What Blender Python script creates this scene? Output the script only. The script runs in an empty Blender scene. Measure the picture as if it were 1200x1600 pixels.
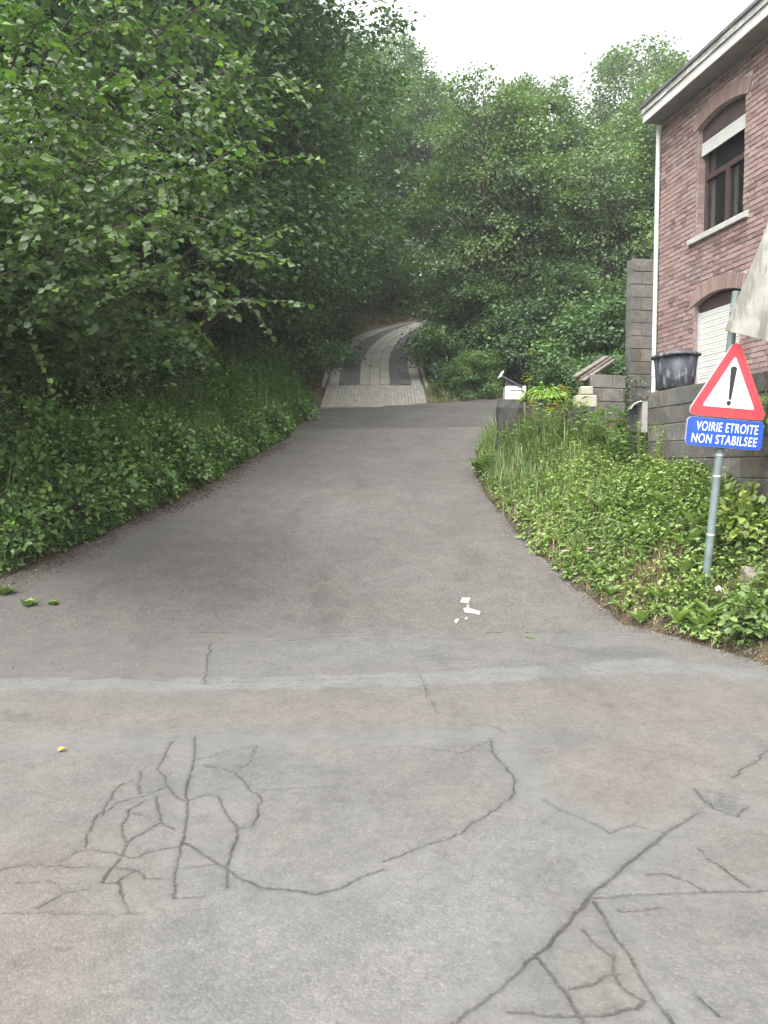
import bpy, math, random
import numpy as np
from mathutils import Vector, Matrix, Euler

# ------------------------------------------------------------------ camera, world, sun, exposure
scene = bpy.context.scene
COL = scene.collection
F, CX, CY, CAMH = 1200.0, 600.0, 800.0, 1.6          # photograph: 1200 x 1600
PITCH = -math.atan(70.0 / F)
cam_data = bpy.data.cameras.new('camera')
cam = bpy.data.objects.new('camera', cam_data); COL.objects.link(cam)
cam_data.sensor_fit = 'VERTICAL'; cam_data.sensor_height = 24.0
cam_data.lens = 24.0 * F / 1600.0
cam_data.clip_start = 0.05; cam_data.clip_end = 2000
cam.location = (0, 0, CAMH); cam.rotation_euler = (math.radians(90) + PITCH, 0, 0)
scene.camera = cam

SUN_EL, SUN_AZ = 60.0, 210.0        # degrees, azimuth clockwise from +Y
world = bpy.data.worlds.new('World'); scene.world = world; world.use_nodes = True
wn, wl = world.node_tree.nodes, world.node_tree.links
bg = wn['Background']
sky = wn.new('ShaderNodeTexSky'); sky.sky_type = 'NISHITA'; sky.sun_disc = False
sky.sun_elevation = math.radians(SUN_EL); sky.sun_rotation = math.radians(SUN_AZ)
sky.air_density = 1.0; sky.dust_density = 6.0; sky.ozone_density = 1.0
hs = wn.new('ShaderNodeHueSaturation'); hs.inputs['Saturation'].default_value = 0.08
wl.new(sky.outputs[0], hs.inputs['Color']); wl.new(hs.outputs[0], bg.inputs['Color'])
bg.inputs['Strength'].default_value = 0.15

sd = bpy.data.lights.new('sun', 'SUN'); sun = bpy.data.objects.new('sun', sd); COL.objects.link(sun)
sd.energy = 1.0; sd.angle = math.radians(100); sd.color = (1.0, 0.97, 0.92)
_el, _az = math.radians(SUN_EL), math.radians(SUN_AZ)
_d = Vector((math.sin(_az) * math.cos(_el), math.cos(_az) * math.cos(_el), math.sin(_el)))
sun.rotation_euler = _d.to_track_quat('Z', 'Y').to_euler(); sun.location = _d * 60

scene.view_settings.view_transform = 'Standard'; scene.view_settings.look = 'None'
scene.view_settings.gamma = 1.0; scene.view_settings.use_curve_mapping = False
scene.view_settings.exposure = 2.06
scene.render.engine = 'CYCLES'
scene.cycles.use_denoising = True
scene.cycles.max_bounces = 6; scene.cycles.diffuse_bounces = 4; scene.cycles.glossy_bounces = 3
scene.cycles.transmission_bounces = 4; scene.cycles.transparent_max_bounces = 8

# ------------------------------------------------------------------ helpers
RNG = np.random.default_rng(11)
random.seed(11)
def lerp(a, b, t): return a + (b - a) * t
def smooth(a, b, x):
    t = np.clip((np.asarray(x, float) - a) / (b - a), 0, 1); return t * t * (3 - 2 * t)

def ray(px, py):
    """direction in the world of a pixel of the photograph, scaled to y = 1"""
    v = Vector(((px - CX) / F, (CY - py) / F, -1.0)); v.rotate(cam.rotation_euler); return v / v.y
def at(px, py, Y):
    d = ray(px, py); return Vector((d.x * Y, Y, CAMH + d.z * Y))

def mesh_from(name, verts, faces, attrs=None, smooth_shade=False):
    me = bpy.data.meshes.new(name)
    verts = np.asarray(verts, np.float32)
    if isinstance(faces, np.ndarray):
        n, k = faces.shape
        me.vertices.add(len(verts)); me.vertices.foreach_set('co', verts.ravel())
        me.loops.add(n * k); me.loops.foreach_set('vertex_index', faces.astype(np.int32).ravel())
        me.polygons.add(n); me.polygons.foreach_set('loop_start', np.arange(0, n * k, k, dtype=np.int32))
        me.update(calc_edges=True)
    else:
        me.from_pydata([tuple(map(float, v)) for v in verts], [], faces); me.update()
    for k_, a in (attrs or {}).items():
        at_ = me.attributes.new(k_, 'FLOAT', 'POINT'); at_.data.foreach_set('value', np.asarray(a, np.float32))
    if smooth_shade:
        me.polygons.foreach_set('use_smooth', np.ones(len(me.polygons), bool))
    return me
def link(name, me, mat=None, parent=None, loc=None, rot=None):
    o = bpy.data.objects.new(name, me); COL.objects.link(o)
    if mat is not None and me is not None and not me.materials: me.materials.append(mat)
    if parent is not None: o.parent = parent
    if loc is not None: o.location = loc
    if rot is not None: o.rotation_euler = rot
    return o
def tag(o, label=None, cat=None, group=None, kind=None):
    if label: o['label'] = label
    if cat: o['category'] = cat
    if group: o['group'] = group
    if kind: o['kind'] = kind
    return o
def empty(name, loc, label, cat, group=None, rot=None):
    o = bpy.data.objects.new(name, None); COL.objects.link(o); o.location = loc
    o.empty_display_size = 0.2
    if rot is not None: o.rotation_euler = rot
    return tag(o, label, cat, group)
def copy_tree(o, parent=None):
    c = o.copy(); COL.objects.link(c); c.parent = parent
    for ch in list(o.children): copy_tree(ch, c)
    return c

class MB:
    """collects boxes, tubes and prisms into one mesh"""
    def __init__(self): self.v, self.f, self.t = [], [], []
    def add(self, verts, faces, tint=0.5):
        b = len(self.v); self.v += [tuple(v) for v in verts]; self.t += [tint] * len(verts)
        self.f += [tuple(i + b for i in f) for f in faces]; return self
    def box(self, lo, hi, M=None, tint=0.5, bev=0.0):
        x0, y0, z0 = lo; x1, y1, z1 = hi
        if bev <= 0:
            vs = [(x, y, z) for z in (z0, z1) for y in (y0, y1) for x in (x0, x1)]
            fs = [(0, 2, 3, 1), (4, 5, 7, 6), (0, 1, 5, 4), (2, 6, 7, 3), (0, 4, 6, 2), (1, 3, 7, 5)]
        else:
            b = bev; vs, idx = [], {}
            for sx in (0, 1):
                for sy in (0, 1):
                    for sz in (0, 1):
                        X = (x0, x1)[sx]; Y = (y0, y1)[sy]; Z = (z0, z1)[sz]
                        dx, dy, dz = (b, -b)[sx], (b, -b)[sy], (b, -b)[sz]
                        for k, p in enumerate(((X, Y + dy, Z + dz), (X + dx, Y, Z + dz), (X + dx, Y + dy, Z))):
                            idx[sx, sy, sz, k] = len(vs); vs.append(p)
            g = lambda a, b_, c, k: idx[a, b_, c, k]
            fs = []
            for s in (0, 1):
                q = [(0, 0), (0, 1), (1, 1), (1, 0)]
                fs.append(tuple(g(s, a, b_, 0) for a, b_ in (q if s == 0 else q[::-1]))[::-1] if False else tuple(g(s, a, b_, 0) for a, b_ in q))
                fs.append(tuple(g(a, s, b_, 1) for a, b_ in q)); fs.append(tuple(g(a, b_, s, 2) for a, b_ in q))
            for a in (0, 1):
                for b_ in (0, 1):
                    fs.append((g(a, b_, 0, 0), g(a, b_, 1, 0), g(a, b_, 1, 1), g(a, b_, 0, 1)))
                    fs.append((g(a, 0, b_, 0), g(a, 1, b_, 0), g(a, 1, b_, 2), g(a, 0, b_, 2)))
                    fs.append((g(0, a, b_, 1), g(1, a, b_, 1), g(1, a, b_, 2), g(0, a, b_, 2)))
                    for c in (0, 1): fs.append((g(a, b_, c, 0), g(a, b_, c, 1), g(a, b_, c, 2)))
        if M is not None: vs = [M @ Vector(v) for v in vs]
        return self.add(vs, fs, tint)
    def tube(self, pts, rad, sides=6, cap=True, tint=0.5):
        pts = [Vector(p) for p in pts]; n = len(pts); vs, fs = [], []
        for i, p in enumerate(pts):
            t = (pts[min(i + 1, n - 1)] - pts[max(i - 1, 0)]).normalized()
            a = t.cross(Vector((0.13, 0.97, 0.2)) if abs(t.y) < 0.9 else Vector((1, 0, 0))).normalized(); b = t.cross(a)
            r = rad[i] if hasattr(rad, '__len__') else rad
            for k in range(sides):
                q = 2 * math.pi * k / sides; vs.append(p + (a * math.cos(q) + b * math.sin(q)) * r)
        for i in range(n - 1):
            for k in range(sides):
                k2 = (k + 1) % sides
                fs.append((i * sides + k, i * sides + k2, (i + 1) * sides + k2, (i + 1) * sides + k))
        if cap: fs.append(tuple(range(sides))[::-1]); fs.append(tuple((n - 1) * sides + k for k in range(sides)))
        return self.add(vs, fs, tint)
    def prism(self, poly, y0, y1, M=None, tint=0.5):
        """polygon in (x, z) extruded from y0 to y1"""
        n = len(poly); vs = [(x, y0, z) for x, z in poly] + [(x, y1, z) for x, z in poly]
        fs = [tuple(range(n)), tuple(range(2 * n - 1, n - 1, -1))]
        fs += [(i, i + n, (i + 1) % n + n, (i + 1) % n) for i in range(n)]
        if M is not None: vs = [M @ Vector(v) for v in vs]
        return self.add(vs, fs, tint)
    def mesh(self, name, smooth_shade=False, recalc=True):
        me = mesh_from(name, np.array([tuple(v) for v in self.v], np.float32), self.f, {'tint': self.t}, smooth_shade)
        if recalc:
            import bmesh
            bm = bmesh.new(); bm.from_mesh(me); bmesh.ops.recalc_face_normals(bm, faces=bm.faces); bm.to_mesh(me); bm.free()
        return me
    def build(self, name, mat, parent=None, loc=None, rot=None, smooth_shade=False):
        return link(name, self.mesh(name, smooth_shade), mat, parent, loc, rot)

# ------------------------------------------------------------------ materials
class NT:
    def __init__(self, name):
        self.m = bpy.data.materials.new(name); self.m.use_nodes = True
        self.n, self.l = self.m.node_tree.nodes, self.m.node_tree.links
        self.b = self.n['Principled BSDF']; self.out = self.n['Material Output']
    def new(self, t, **kw):
        x = self.n.new(t)
        for k, v in kw.items(): setattr(x, k, v)
        return x
    def attr(self, name): return self.new('ShaderNodeAttribute', attribute_name=name).outputs['Fac']
    def pos(self, obj=False):
        return self.new('ShaderNodeTexCoord').outputs['Object'] if obj else self.new('ShaderNodeNewGeometry').outputs['Position']
    def noise(self, vec, scale, detail=3, rough=0.55, stretch=None):
        if stretch:
            mp = self.new('ShaderNodeMapping'); mp.inputs['Scale'].default_value = stretch
            self.l.new(vec, mp.inputs['Vector']); vec = mp.outputs[0]
        x = self.new('ShaderNodeTexNoise'); x.inputs['Scale'].default_value = scale
        x.inputs['Detail'].default_value = detail; x.inputs['Roughness'].default_value = rough
        self.l.new(vec, x.inputs['Vector']); return x.outputs['Fac']
    def voro(self, vec, scale, feature='F1'):
        x = self.new('ShaderNodeTexVoronoi', feature=feature); x.inputs['Scale'].default_value = scale
        self.l.new(vec, x.inputs['Vector']); return x
    def ramp(self, fac, stops):
        r = self.new('ShaderNodeValToRGB'); e = r.color_ramp.elements
        while len(e) > 1: e.remove(e[-1])
        for i, (p, c) in enumerate(stops):
            k = e[0] if i == 0 else e.new(p)
            k.position = p; k.color = (*c, 1) if len(c) == 3 else c
        self.l.new(fac, r.inputs[0]); return r.outputs[0]
    def mix(self, a, b, fac, mode='MIX'):
        x = self.new('ShaderNodeMix', data_type='RGBA', blend_type=mode)
        for sock, v in ((x.inputs[0], fac), (x.inputs[6], a), (x.inputs[7], b)):
            if isinstance(v, bpy.types.NodeSocket): self.l.new(v, sock)
            elif isinstance(v, (int, float)): sock.default_value = v
            else: sock.default_value = (*v, 1)
        return x.outputs[2]
    def math(self, op, a, b=None, c=None, clamp=False):
        x = self.new('ShaderNodeMath', operation=op, use_clamp=clamp)
        for i, v in enumerate((a, b, c)):
            if v is None: continue
            if isinstance(v, bpy.types.NodeSocket): self.l.new(v, x.inputs[i])
            else: x.inputs[i].default_value = v
        return x.outputs[0]
    def bump(self, h, strength=0.3, dist=0.01):
        x = self.new('ShaderNodeBump'); x.inputs['Strength'].default_value = strength; x.inputs['Distance'].default_value = dist
        self.l.new(h, x.inputs['Height']); self.l.new(x.outputs[0], self.b.inputs['Normal'])
    def col(self, c):
        if isinstance(c, bpy.types.NodeSocket): self.l.new(c, self.b.inputs['Base Color'])
        else: self.b.inputs['Base Color'].default_value = (*c, 1)
    def set(self, **kw):
        for k, v in kw.items(): self.b.inputs[k.replace('_', ' ')].default_value = v
        return self

def grimy(name, c, rough=0.4):
    t = NT(name); p = t.pos(True); n = t.noise(p, 5, 6, 0.7); st = t.noise(p, 5, 5, 0.7, stretch=(5, 1, 0.7))
    k = t.mix(c, tuple(x * 0.55 + 0.03 for x in c), t.math('MULTIPLY', t.ramp(n, [(0.5, (0, 0, 0)), (0.72, (1, 1, 1))]), 0.55))
    k = t.mix(k, (0.14, 0.13, 0.11), t.math('MULTIPLY', t.ramp(st, [(0.55, (0, 0, 0)), (0.75, (1, 1, 1))]), 0.3))
    t.col(k); t.set(Roughness=rough); return t.m
def simple(name, c, rough=0.6, var=0.25, scale=8, metallic=0.0, bump=0.0):
    t = NT(name); p = t.pos(True)
    n = t.noise(p, scale, 5)
    a = tuple(x * (1 - var) for x in c); b = tuple(min(1, x * (1 + var)) for x in c)
    t.col(t.ramp(n, [(0.3, a), (0.7, b)])); t.set(Roughness=rough, Metallic=metallic)
    if bump: t.bump(t.noise(p, scale * 6, 4), bump, 0.01)
    return t.m

def leaf_mat(name, stops, trans=0.3, rough=0.42, spec=0.4):
    t = NT(name); tint = t.attr('tint')
    n = t.noise(t.pos(), 0.9, 2)
    f = t.math('ADD', tint, t.math('MULTIPLY', t.math('SUBTRACT', n, 0.5), 0.45), clamp=True)
    c = t.ramp(f, stops); t.col(c); t.set(Roughness=rough)
    t.b.inputs['Specular IOR Level'].default_value = spec
    tr = t.new('ShaderNodeBsdfTranslucent')
    bright = t.mix(c, (1.0, 1.25, 0.45), 1.0, 'MULTIPLY'); t.l.new(bright, tr.inputs['Color'])
    ms = t.new('ShaderNodeMixShader'); ms.inputs[0].default_value = trans
    t.l.new(t.b.outputs[0], ms.inputs[1]); t.l.new(tr.outputs[0], ms.inputs[2]); t.l.new(ms.outputs[0], t.out.inputs['Surface'])
    return t.m

M = {}
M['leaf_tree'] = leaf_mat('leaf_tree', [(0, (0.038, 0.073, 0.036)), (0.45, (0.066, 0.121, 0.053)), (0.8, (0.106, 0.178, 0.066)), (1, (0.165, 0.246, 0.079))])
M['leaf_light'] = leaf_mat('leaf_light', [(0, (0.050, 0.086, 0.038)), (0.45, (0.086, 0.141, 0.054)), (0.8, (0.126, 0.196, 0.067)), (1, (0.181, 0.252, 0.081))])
M['leaf_hazel'] = leaf_mat('leaf_hazel', [(0, (0.033, 0.061, 0.027)), (0.5, (0.059, 0.101, 0.038)), (0.85, (0.094, 0.154, 0.047)), (1, (0.149, 0.226, 0.059))], 0.36)
M['leaf_under'] = leaf_mat('leaf_under', [(0, (0.054, 0.102, 0.037)), (0.5, (0.101, 0.178, 0.057)), (0.85, (0.155, 0.257, 0.070)), (1, (0.215, 0.329, 0.089))])
M['leaf_weed'] = leaf_mat('leaf_weed', [(0, (0.076, 0.118, 0.044)), (0.5, (0.145, 0.219, 0.067)), (0.85, (0.221, 0.308, 0.087)), (1, (0.316, 0.355, 0.131))])
M['grass'] = leaf_mat('grass', [(0, (0.059, 0.099, 0.036)), (0.45, (0.111, 0.180, 0.060)), (0.8, (0.206, 0.263, 0.103)), (1, (0.406, 0.371, 0.211))], 0.25, 0.5, 0.3)
M['leaf_yellow'] = leaf_mat('leaf_yellow', [(0, (0.07, 0.12, 0.03)), (0.5, (0.17, 0.23, 0.05)), (1, (0.38, 0.38, 0.1))])
M['leaf_lime'] = leaf_mat('leaf_lime', [(0, (0.1, 0.2, 0.03)), (0.6, (0.19, 0.32, 0.045)), (1, (0.28, 0.4, 0.06))])
M['straw'] = leaf_mat('straw', [(0, (0.16, 0.12, 0.07)), (0.5, (0.27, 0.2, 0.12)), (1, (0.42, 0.34, 0.22))], 0.1, 0.7, 0.2)
M['petal_yellow'] = leaf_mat('petal_yellow', [(0, (0.6, 0.42, 0.02)), (1, (0.75, 0.55, 0.04))], 0.2, 0.6)
M['petal_pink'] = leaf_mat('petal_pink', [(0, (0.62, 0.3, 0.5)), (1, (0.78, 0.5, 0.68))], 0.2, 0.6)
M['bark'] = simple('bark', (0.06, 0.05, 0.038), 0.9, 0.4, 14, bump=0.6)
M['stem'] = simple('stem', (0.09, 0.12, 0.04), 0.7, 0.3, 20)

def asphalt(name, base, warm, light, dark, spk=0.5):
    t = NT(name); p = t.pos()
    big = t.noise(p, 0.55, 4); mid = t.noise(p, 3.2, 5, 0.65)
    agg = t.voro(p, 95); agg2 = t.voro(p, 34); fine = t.noise(p, 190, 2)
    c = t.ramp(big, [(0.32, tuple(x * 0.9 for x in base)), (0.68, tuple(x * 1.1 for x in base))])
    c = t.mix(c, warm, t.math('MULTIPLY', t.ramp(t.noise(p, 0.8, 3), [(0.45, (0, 0, 0)), (0.7, (1, 1, 1))]), 0.35))
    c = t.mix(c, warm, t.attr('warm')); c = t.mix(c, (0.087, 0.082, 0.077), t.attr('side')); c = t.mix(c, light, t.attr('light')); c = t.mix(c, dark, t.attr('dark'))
    # aggregate grains of different greys
    g = t.new('ShaderNodeSeparateColor'); t.l.new(agg.outputs['Color'], g.inputs[0])
    grain = t.ramp(g.outputs[0], [(0, (0.62, 0.62, 0.62)), (0.45, (0.95, 0.95, 0.95)), (0.86, (1.08, 1.07, 1.05)), (0.95, (1.3, 1.29, 1.26)), (1, (1.6, 1.58, 1.52))])
    rough_area = t.math('MULTIPLY', t.math('SUBTRACT', 1.0, t.attr('smooth')), spk)
    c = t.mix(c, grain, rough_area, 'MULTIPLY')
    g2 = t.new('ShaderNodeSeparateColor'); t.l.new(agg2.outputs['Color'], g2.inputs[0])
    c = t.mix(c, t.ramp(g2.outputs[1], [(0, (0.72, 0.7, 0.68)), (0.3, (1, 1, 1)), (0.9, (1, 1, 1)), (1, (1.25, 1.22, 1.18))]), t.math('MULTIPLY', rough_area, 0.6), 'MULTIPLY')
    c = t.mix(c, t.ramp(mid, [(0.35, (0.84, 0.84, 0.84)), (0.65, (1.1, 1.1, 1.09))]), 0.7, 'MULTIPLY')
    c = t.mix(c, t.ramp(t.noise(p, 14, 5, 0.75), [(0.33, (0.8, 0.79, 0.78)), (0.5, (1, 1, 1)), (0.7, (1.1, 1.09, 1.07))]), 0.8, 'MULTIPLY')
    c = t.mix(c, t.ramp(t.noise(p, 1.7, 5, 0.7, stretch=(1.0, 0.35, 1.0)), [(0.34, (0.82, 0.81, 0.8)), (0.46, (1, 1, 1)), (1, (1, 1, 1))]), 0.8, 'MULTIPLY')
    cd = t.math('ADD', t.attr('crackd'), t.math('ADD', t.math('MULTIPLY', t.math('SUBTRACT', t.noise(p, 60, 4, 0.75), 0.5), 0.017), t.math('MULTIPLY', t.math('SUBTRACT', t.noise(p, 9, 2), 0.5), 0.012)))
    c = t.mix(c, t.mix(c, (0.55, 0.54, 0.52), 1.0, 'MULTIPLY'), t.math('MULTIPLY', t.ramp(t.math('MULTIPLY', cd, 20.0), [(0.1, (1, 1, 1)), (0.7, (0, 0, 0))]), t.ramp(t.noise(p, 45, 3, 0.7), [(0.42, (0.1, 0.1, 0.1)), (0.6, (0.6, 0.6, 0.6))])))
    ckm = t.ramp(t.math('MULTIPLY', cd, 20.0), [(0.02, (1, 1, 1)), (0.15, (0, 0, 0))])
    fade = t.ramp(t.noise(p, 3.5, 4, 0.7), [(0.35, (0.3, 0.3, 0.3)), (0.6, (0.85, 0.85, 0.85))])
    c = t.mix(c, (0.024, 0.023, 0.021), t.math('MULTIPLY', ckm, fade))
    t.col(c); t.set(Roughness=0.88); t.b.inputs['Specular IOR Level'].default_value = 0.3
    h = t.math('ADD', t.math('MULTIPLY', agg.outputs['Distance'], -1.0), t.math('MULTIPLY', fine, 0.5))
    t.bump(t.math('SUBTRACT', t.math('MULTIPLY', h, t.math('ADD', rough_area, 0.15)), t.math('MULTIPLY', ckm, 1.6)), 0.6, 0.006)
    return t.m
M['asphalt_main'] = asphalt('asphalt_main', (0.09, 0.0885, 0.084), (0.102, 0.092, 0.082), (0.112, 0.112, 0.108), (0.045, 0.046, 0.044), 0.42)
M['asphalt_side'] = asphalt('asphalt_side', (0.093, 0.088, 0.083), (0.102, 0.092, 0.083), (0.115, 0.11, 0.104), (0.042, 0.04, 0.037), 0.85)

def soil():
    t = NT('soil'); p = t.pos()
    n = t.noise(p, 2.2, 6, 0.65); n2 = t.noise(p, 26, 5, 0.7); v = t.voro(p, 55)
    c = t.ramp(n, [(0.3, (0.045, 0.035, 0.024)), (0.52, (0.085, 0.065, 0.045)), (0.72, (0.06, 0.065, 0.03))])
    c = t.mix(c, t.ramp(n2, [(0.3, (0.5, 0.48, 0.45)), (0.7, (1.5, 1.42, 1.3))]), 0.8, 'MULTIPLY')
    t.col(c); t.set(Roughness=0.95); t.b.inputs['Specular IOR Level'].default_value = 0.15
    t.bump(t.math('ADD', n2, v.outputs['Distance']), 0.8, 0.03); return t.m
M['soil'] = soil()

def brick():
    t = NT('brick'); p = t.pos(); tint = t.attr('tint')
    c = t.ramp(tint, [(0, (0.115, 0.08, 0.078)), (0.3, (0.205, 0.135, 0.125)), (0.6, (0.255, 0.172, 0.158)), (0.85, (0.29, 0.205, 0.188)), (1, (0.25, 0.2, 0.192))])
    n = t.noise(p, 30, 5, 0.7); n2 = t.noise(p, 2.5, 4)
    c = t.mix(c, t.ramp(n, [(0.3, (0.68, 0.66, 0.65)), (0.7, (1.22, 1.2, 1.18))]), 0.8, 'MULTIPLY')
    c = t.mix(c, (0.31, 0.27, 0.262), t.math('MULTIPLY', t.ramp(n2, [(0.45, (0, 0, 0)), (0.75, (1, 1, 1))]), 0.35))
    t.col(c); t.set(Roughness=0.9); t.bump(n, 0.5, 0.006); return t.m
M['brick'] = brick()
def arch_brick():
    t = NT('arch_brick'); p = t.pos(); tint = t.attr('tint')
    c = t.ramp(tint, [(0, (0.2, 0.135, 0.118)), (1, (0.26, 0.182, 0.16))])
    c = t.mix(c, t.ramp(t.noise(p, 25, 5), [(0.3, (0.75, 0.74, 0.73)), (0.7, (1.15, 1.15, 1.15))]), 0.8, 'MULTIPLY')
    t.col(c); t.set(Roughness=0.9); t.bump(t.noise(p, 30, 4), 0.4, 0.005); return t.m
M['arch_brick'] = arch_brick()
M['mortar'] = simple('mortar', (0.36, 0.325, 0.315), 0.95, 0.2, 12, bump=0.5)

def block():
    t = NT('concrete_block'); p = t.pos(); tint = t.attr('tint')
    c = t.ramp(tint, [(0, (0.075, 0.073, 0.068)), (0.5, (0.12, 0.116, 0.107)), (1, (0.18, 0.174, 0.16))])
    n = t.noise(p, 2.2, 6, 0.7); st = t.noise(p, 1.6, 5, 0.65, stretch=(3.5, 3.5, 0.5)); n2 = t.noise(p, 45, 4, 0.7)
    c = t.mix(c, (0.05, 0.047, 0.037), t.math('MULTIPLY', t.ramp(n, [(0.42, (0, 0, 0)), (0.62, (1, 1, 1))]), 0.65))
    c = t.mix(c, (0.2, 0.16, 0.07), t.math('MULTIPLY', t.ramp(st, [(0.54, (0, 0, 0)), (0.72, (1, 1, 1))]), 0.35))
    c = t.mix(c, (0.19, 0.178, 0.15), t.math('MULTIPLY', t.ramp(t.noise(p, 3.6, 5, 0.7), [(0.54, (0, 0, 0)), (0.66, (1, 1, 1))]), 0.6))
    c = t.mix(c, t.ramp(n2, [(0.3, (0.65, 0.65, 0.65)), (0.7, (1.25, 1.25, 1.25))]), 0.9, 'MULTIPLY')
    t.col(c); t.set(Roughness=0.95); t.bump(n2, 0.9, 0.012); return t.m
M['block'] = block()
M['block_mortar'] = simple('block_mortar', (0.09, 0.086, 0.076), 0.95, 0.3, 10, bump=0.5)
M['limestone'] = simple('limestone', (0.375, 0.367, 0.345), 0.8, 0.15, 9, bump=0.2)
M['white_pvc'] = simple('white_pvc', (0.555, 0.562, 0.555), 0.45, 0.06, 5)
M['shutter'] = simple('shutter', (0.540, 0.540, 0.517), 0.5, 0.05, 4)
M['brown_frame'] = simple('brown_frame', (0.06, 0.037, 0.034), 0.45, 0.2, 9)
M['dark_box'] = simple('dark_box', (0.06, 0.042, 0.042), 0.6, 0.25, 6)
M['curtain'] = simple('curtain', (0.6, 0.56, 0.47), 0.8, 0.12, 6)
M['room'] = simple('room', (0.08, 0.075, 0.07), 0.9, 0.2, 3)
M['slate'] = simple('slate', (0.09, 0.09, 0.1), 0.7, 0.3, 6, bump=0.3)
def fascia():
    t = NT('peeling_fascia'); p = t.pos()
    st = t.noise(p, 1.6, 6, 0.7, stretch=(1, 1, 9)); n = t.noise(p, 9, 5, 0.7)
    c = t.ramp(t.math('ADD', t.math('MULTIPLY', st, 0.7), t.math('MULTIPLY', n, 0.3)), [(0.36, (0.13, 0.125, 0.12)), (0.5, (0.34, 0.33, 0.31)), (0.6, (0.62, 0.61, 0.58))])
    t.col(c); t.set(Roughness=0.8); t.bump(n, 0.4, 0.006); return t.m
M['fascia'] = fascia()
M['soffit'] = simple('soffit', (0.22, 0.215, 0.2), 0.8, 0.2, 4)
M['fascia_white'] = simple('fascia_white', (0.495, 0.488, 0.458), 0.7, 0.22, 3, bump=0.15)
g = NT('glass'); g.col((0.02, 0.025, 0.025)); g.set(Roughness=0.04); g.b.inputs['Specular IOR Level'].default_value = 0.6
gt = g.new('ShaderNodeBsdfTransparent'); gm = g.new('ShaderNodeMixShader'); gm.inputs[0].default_value = 0.55
g.l.new(g.b.outputs[0], gm.inputs[1]); g.l.new(gt.outputs[0], gm.inputs[2]); g.l.new(gm.outputs[0], g.out.inputs['Surface'])
M['glass'] = g.m
M['pole_green'] = simple('pole_green', (0.115, 0.15, 0.145), 0.5, 0.25, 7)
M['sign_red'] = grimy('sign_red', (0.540, 0.034, 0.045))
M['sign_white'] = grimy('sign_white', (0.585, 0.593, 0.600))
M['sign_blue'] = grimy('sign_blue', (0.008, 0.06, 0.42))
M['sign_black'] = simple('sign_black', (0.012, 0.012, 0.014), 0.4, 0.1, 6)
M['box_paint'] = simple('box_paint', (0.27, 0.265, 0.25), 0.6, 0.25, 8)
M['galvanised'] = simple('galvanised', (0.42, 0.42, 0.42), 0.5, 0.15, 12, 0.3)
def dirty_sheet():
    t = NT('dirty_sheet'); p = t.pos(True)
    n = t.noise(p, 4, 6, 0.65); st = t.noise(p, 3.0, 5, 0.65, stretch=(4.0, 1, 0.6))
    c = t.ramp(n, [(0.3, (0.15, 0.147, 0.125)), (0.6, (0.23, 0.226, 0.2)), (0.8, (0.28, 0.28, 0.265))])
    c = t.mix(c, (0.09, 0.087, 0.066), t.math('MULTIPLY', t.ramp(st, [(0.48, (0, 0, 0)), (0.56, (1, 1, 1))]), 0.75))
    t.col(c); t.set(Roughness=0.55); t.bump(n, 0.3, 0.01); return t.m
M['dirty_sheet'] = dirty_sheet()
def tub_mat():
    t = NT('tub_plastic'); p = t.pos(True); n = t.noise(p, 7, 6, 0.7); s = t.noise(p, 6, 5, 0.7, stretch=(2.5, 2.5, 0.9))
    c = t.ramp(n, [(0.3, (0.022, 0.026, 0.034)), (0.7, (0.048, 0.056, 0.072))])
    c = t.mix(c, (0.38, 0.38, 0.37), t.math('MULTIPLY', t.ramp(s, [(0.52, (0, 0, 0)), (0.66, (1, 1, 1))]), 0.6))
    t.col(c); t.set(Roughness=0.55); return t.m
M['tub'] = tub_mat()
M['old_wood'] = simple('old_wood', (0.13, 0.113, 0.092), 0.9, 0.35, 10, bump=0.4)
M['dark_stone'] = simple('dark_stone', (0.05, 0.048, 0.045), 0.9, 0.45, 7, bump=0.7)
M['cream_stone'] = simple('cream_stone', (0.3, 0.285, 0.22), 0.85, 0.12, 7, bump=0.3)
M['dark_metal'] = simple('dark_metal', (0.03, 0.032, 0.036), 0.5, 0.3, 8)
M['paver_cream'] = None
def paver(name, a, b):
    t = NT(name); p = t.pos(); tint = t.attr('tint')
    c = t.ramp(tint, [(0, a), (1, b)])
    c = t.mix(c, t.ramp(t.noise(p, 4, 5, 0.7), [(0.3, (0.75, 0.76, 0.74)), (0.7, (1.12, 1.12, 1.1))]), 0.8, 'MULTIPLY')
    t.col(c); t.set(Roughness=0.9); t.bump(t.noise(p, 60, 4), 0.4, 0.004); return t.m
M['paver_cream'] = paver('paver_cream', (0.17, 0.164, 0.142), (0.215, 0.207, 0.18))
M['paver_dark'] = paver('paver_dark', (0.05, 0.05, 0.05), (0.075, 0.074, 0.072))
M['paver_bed'] = simple('paver_bed', (0.09, 0.085, 0.07), 0.95, 0.3, 9)
M['kerb'] = simple('kerb', (0.2, 0.19, 0.17), 0.9, 0.25, 5, bump=0.3)
M['gravel'] = simple('gravel', (0.2, 0.18, 0.15), 0.9, 0.35, 9)
M['paper'] = simple('paper', (0.27, 0.255, 0.22), 0.8, 0.05, 9)
M['orange_leaf'] = simple('orange_leaf', (0.75, 0.28, 0.04), 0.7, 0.15, 9)
M['fluff'] = simple('fluff', (0.75, 0.74, 0.7), 0.95, 0.05, 20)

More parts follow.
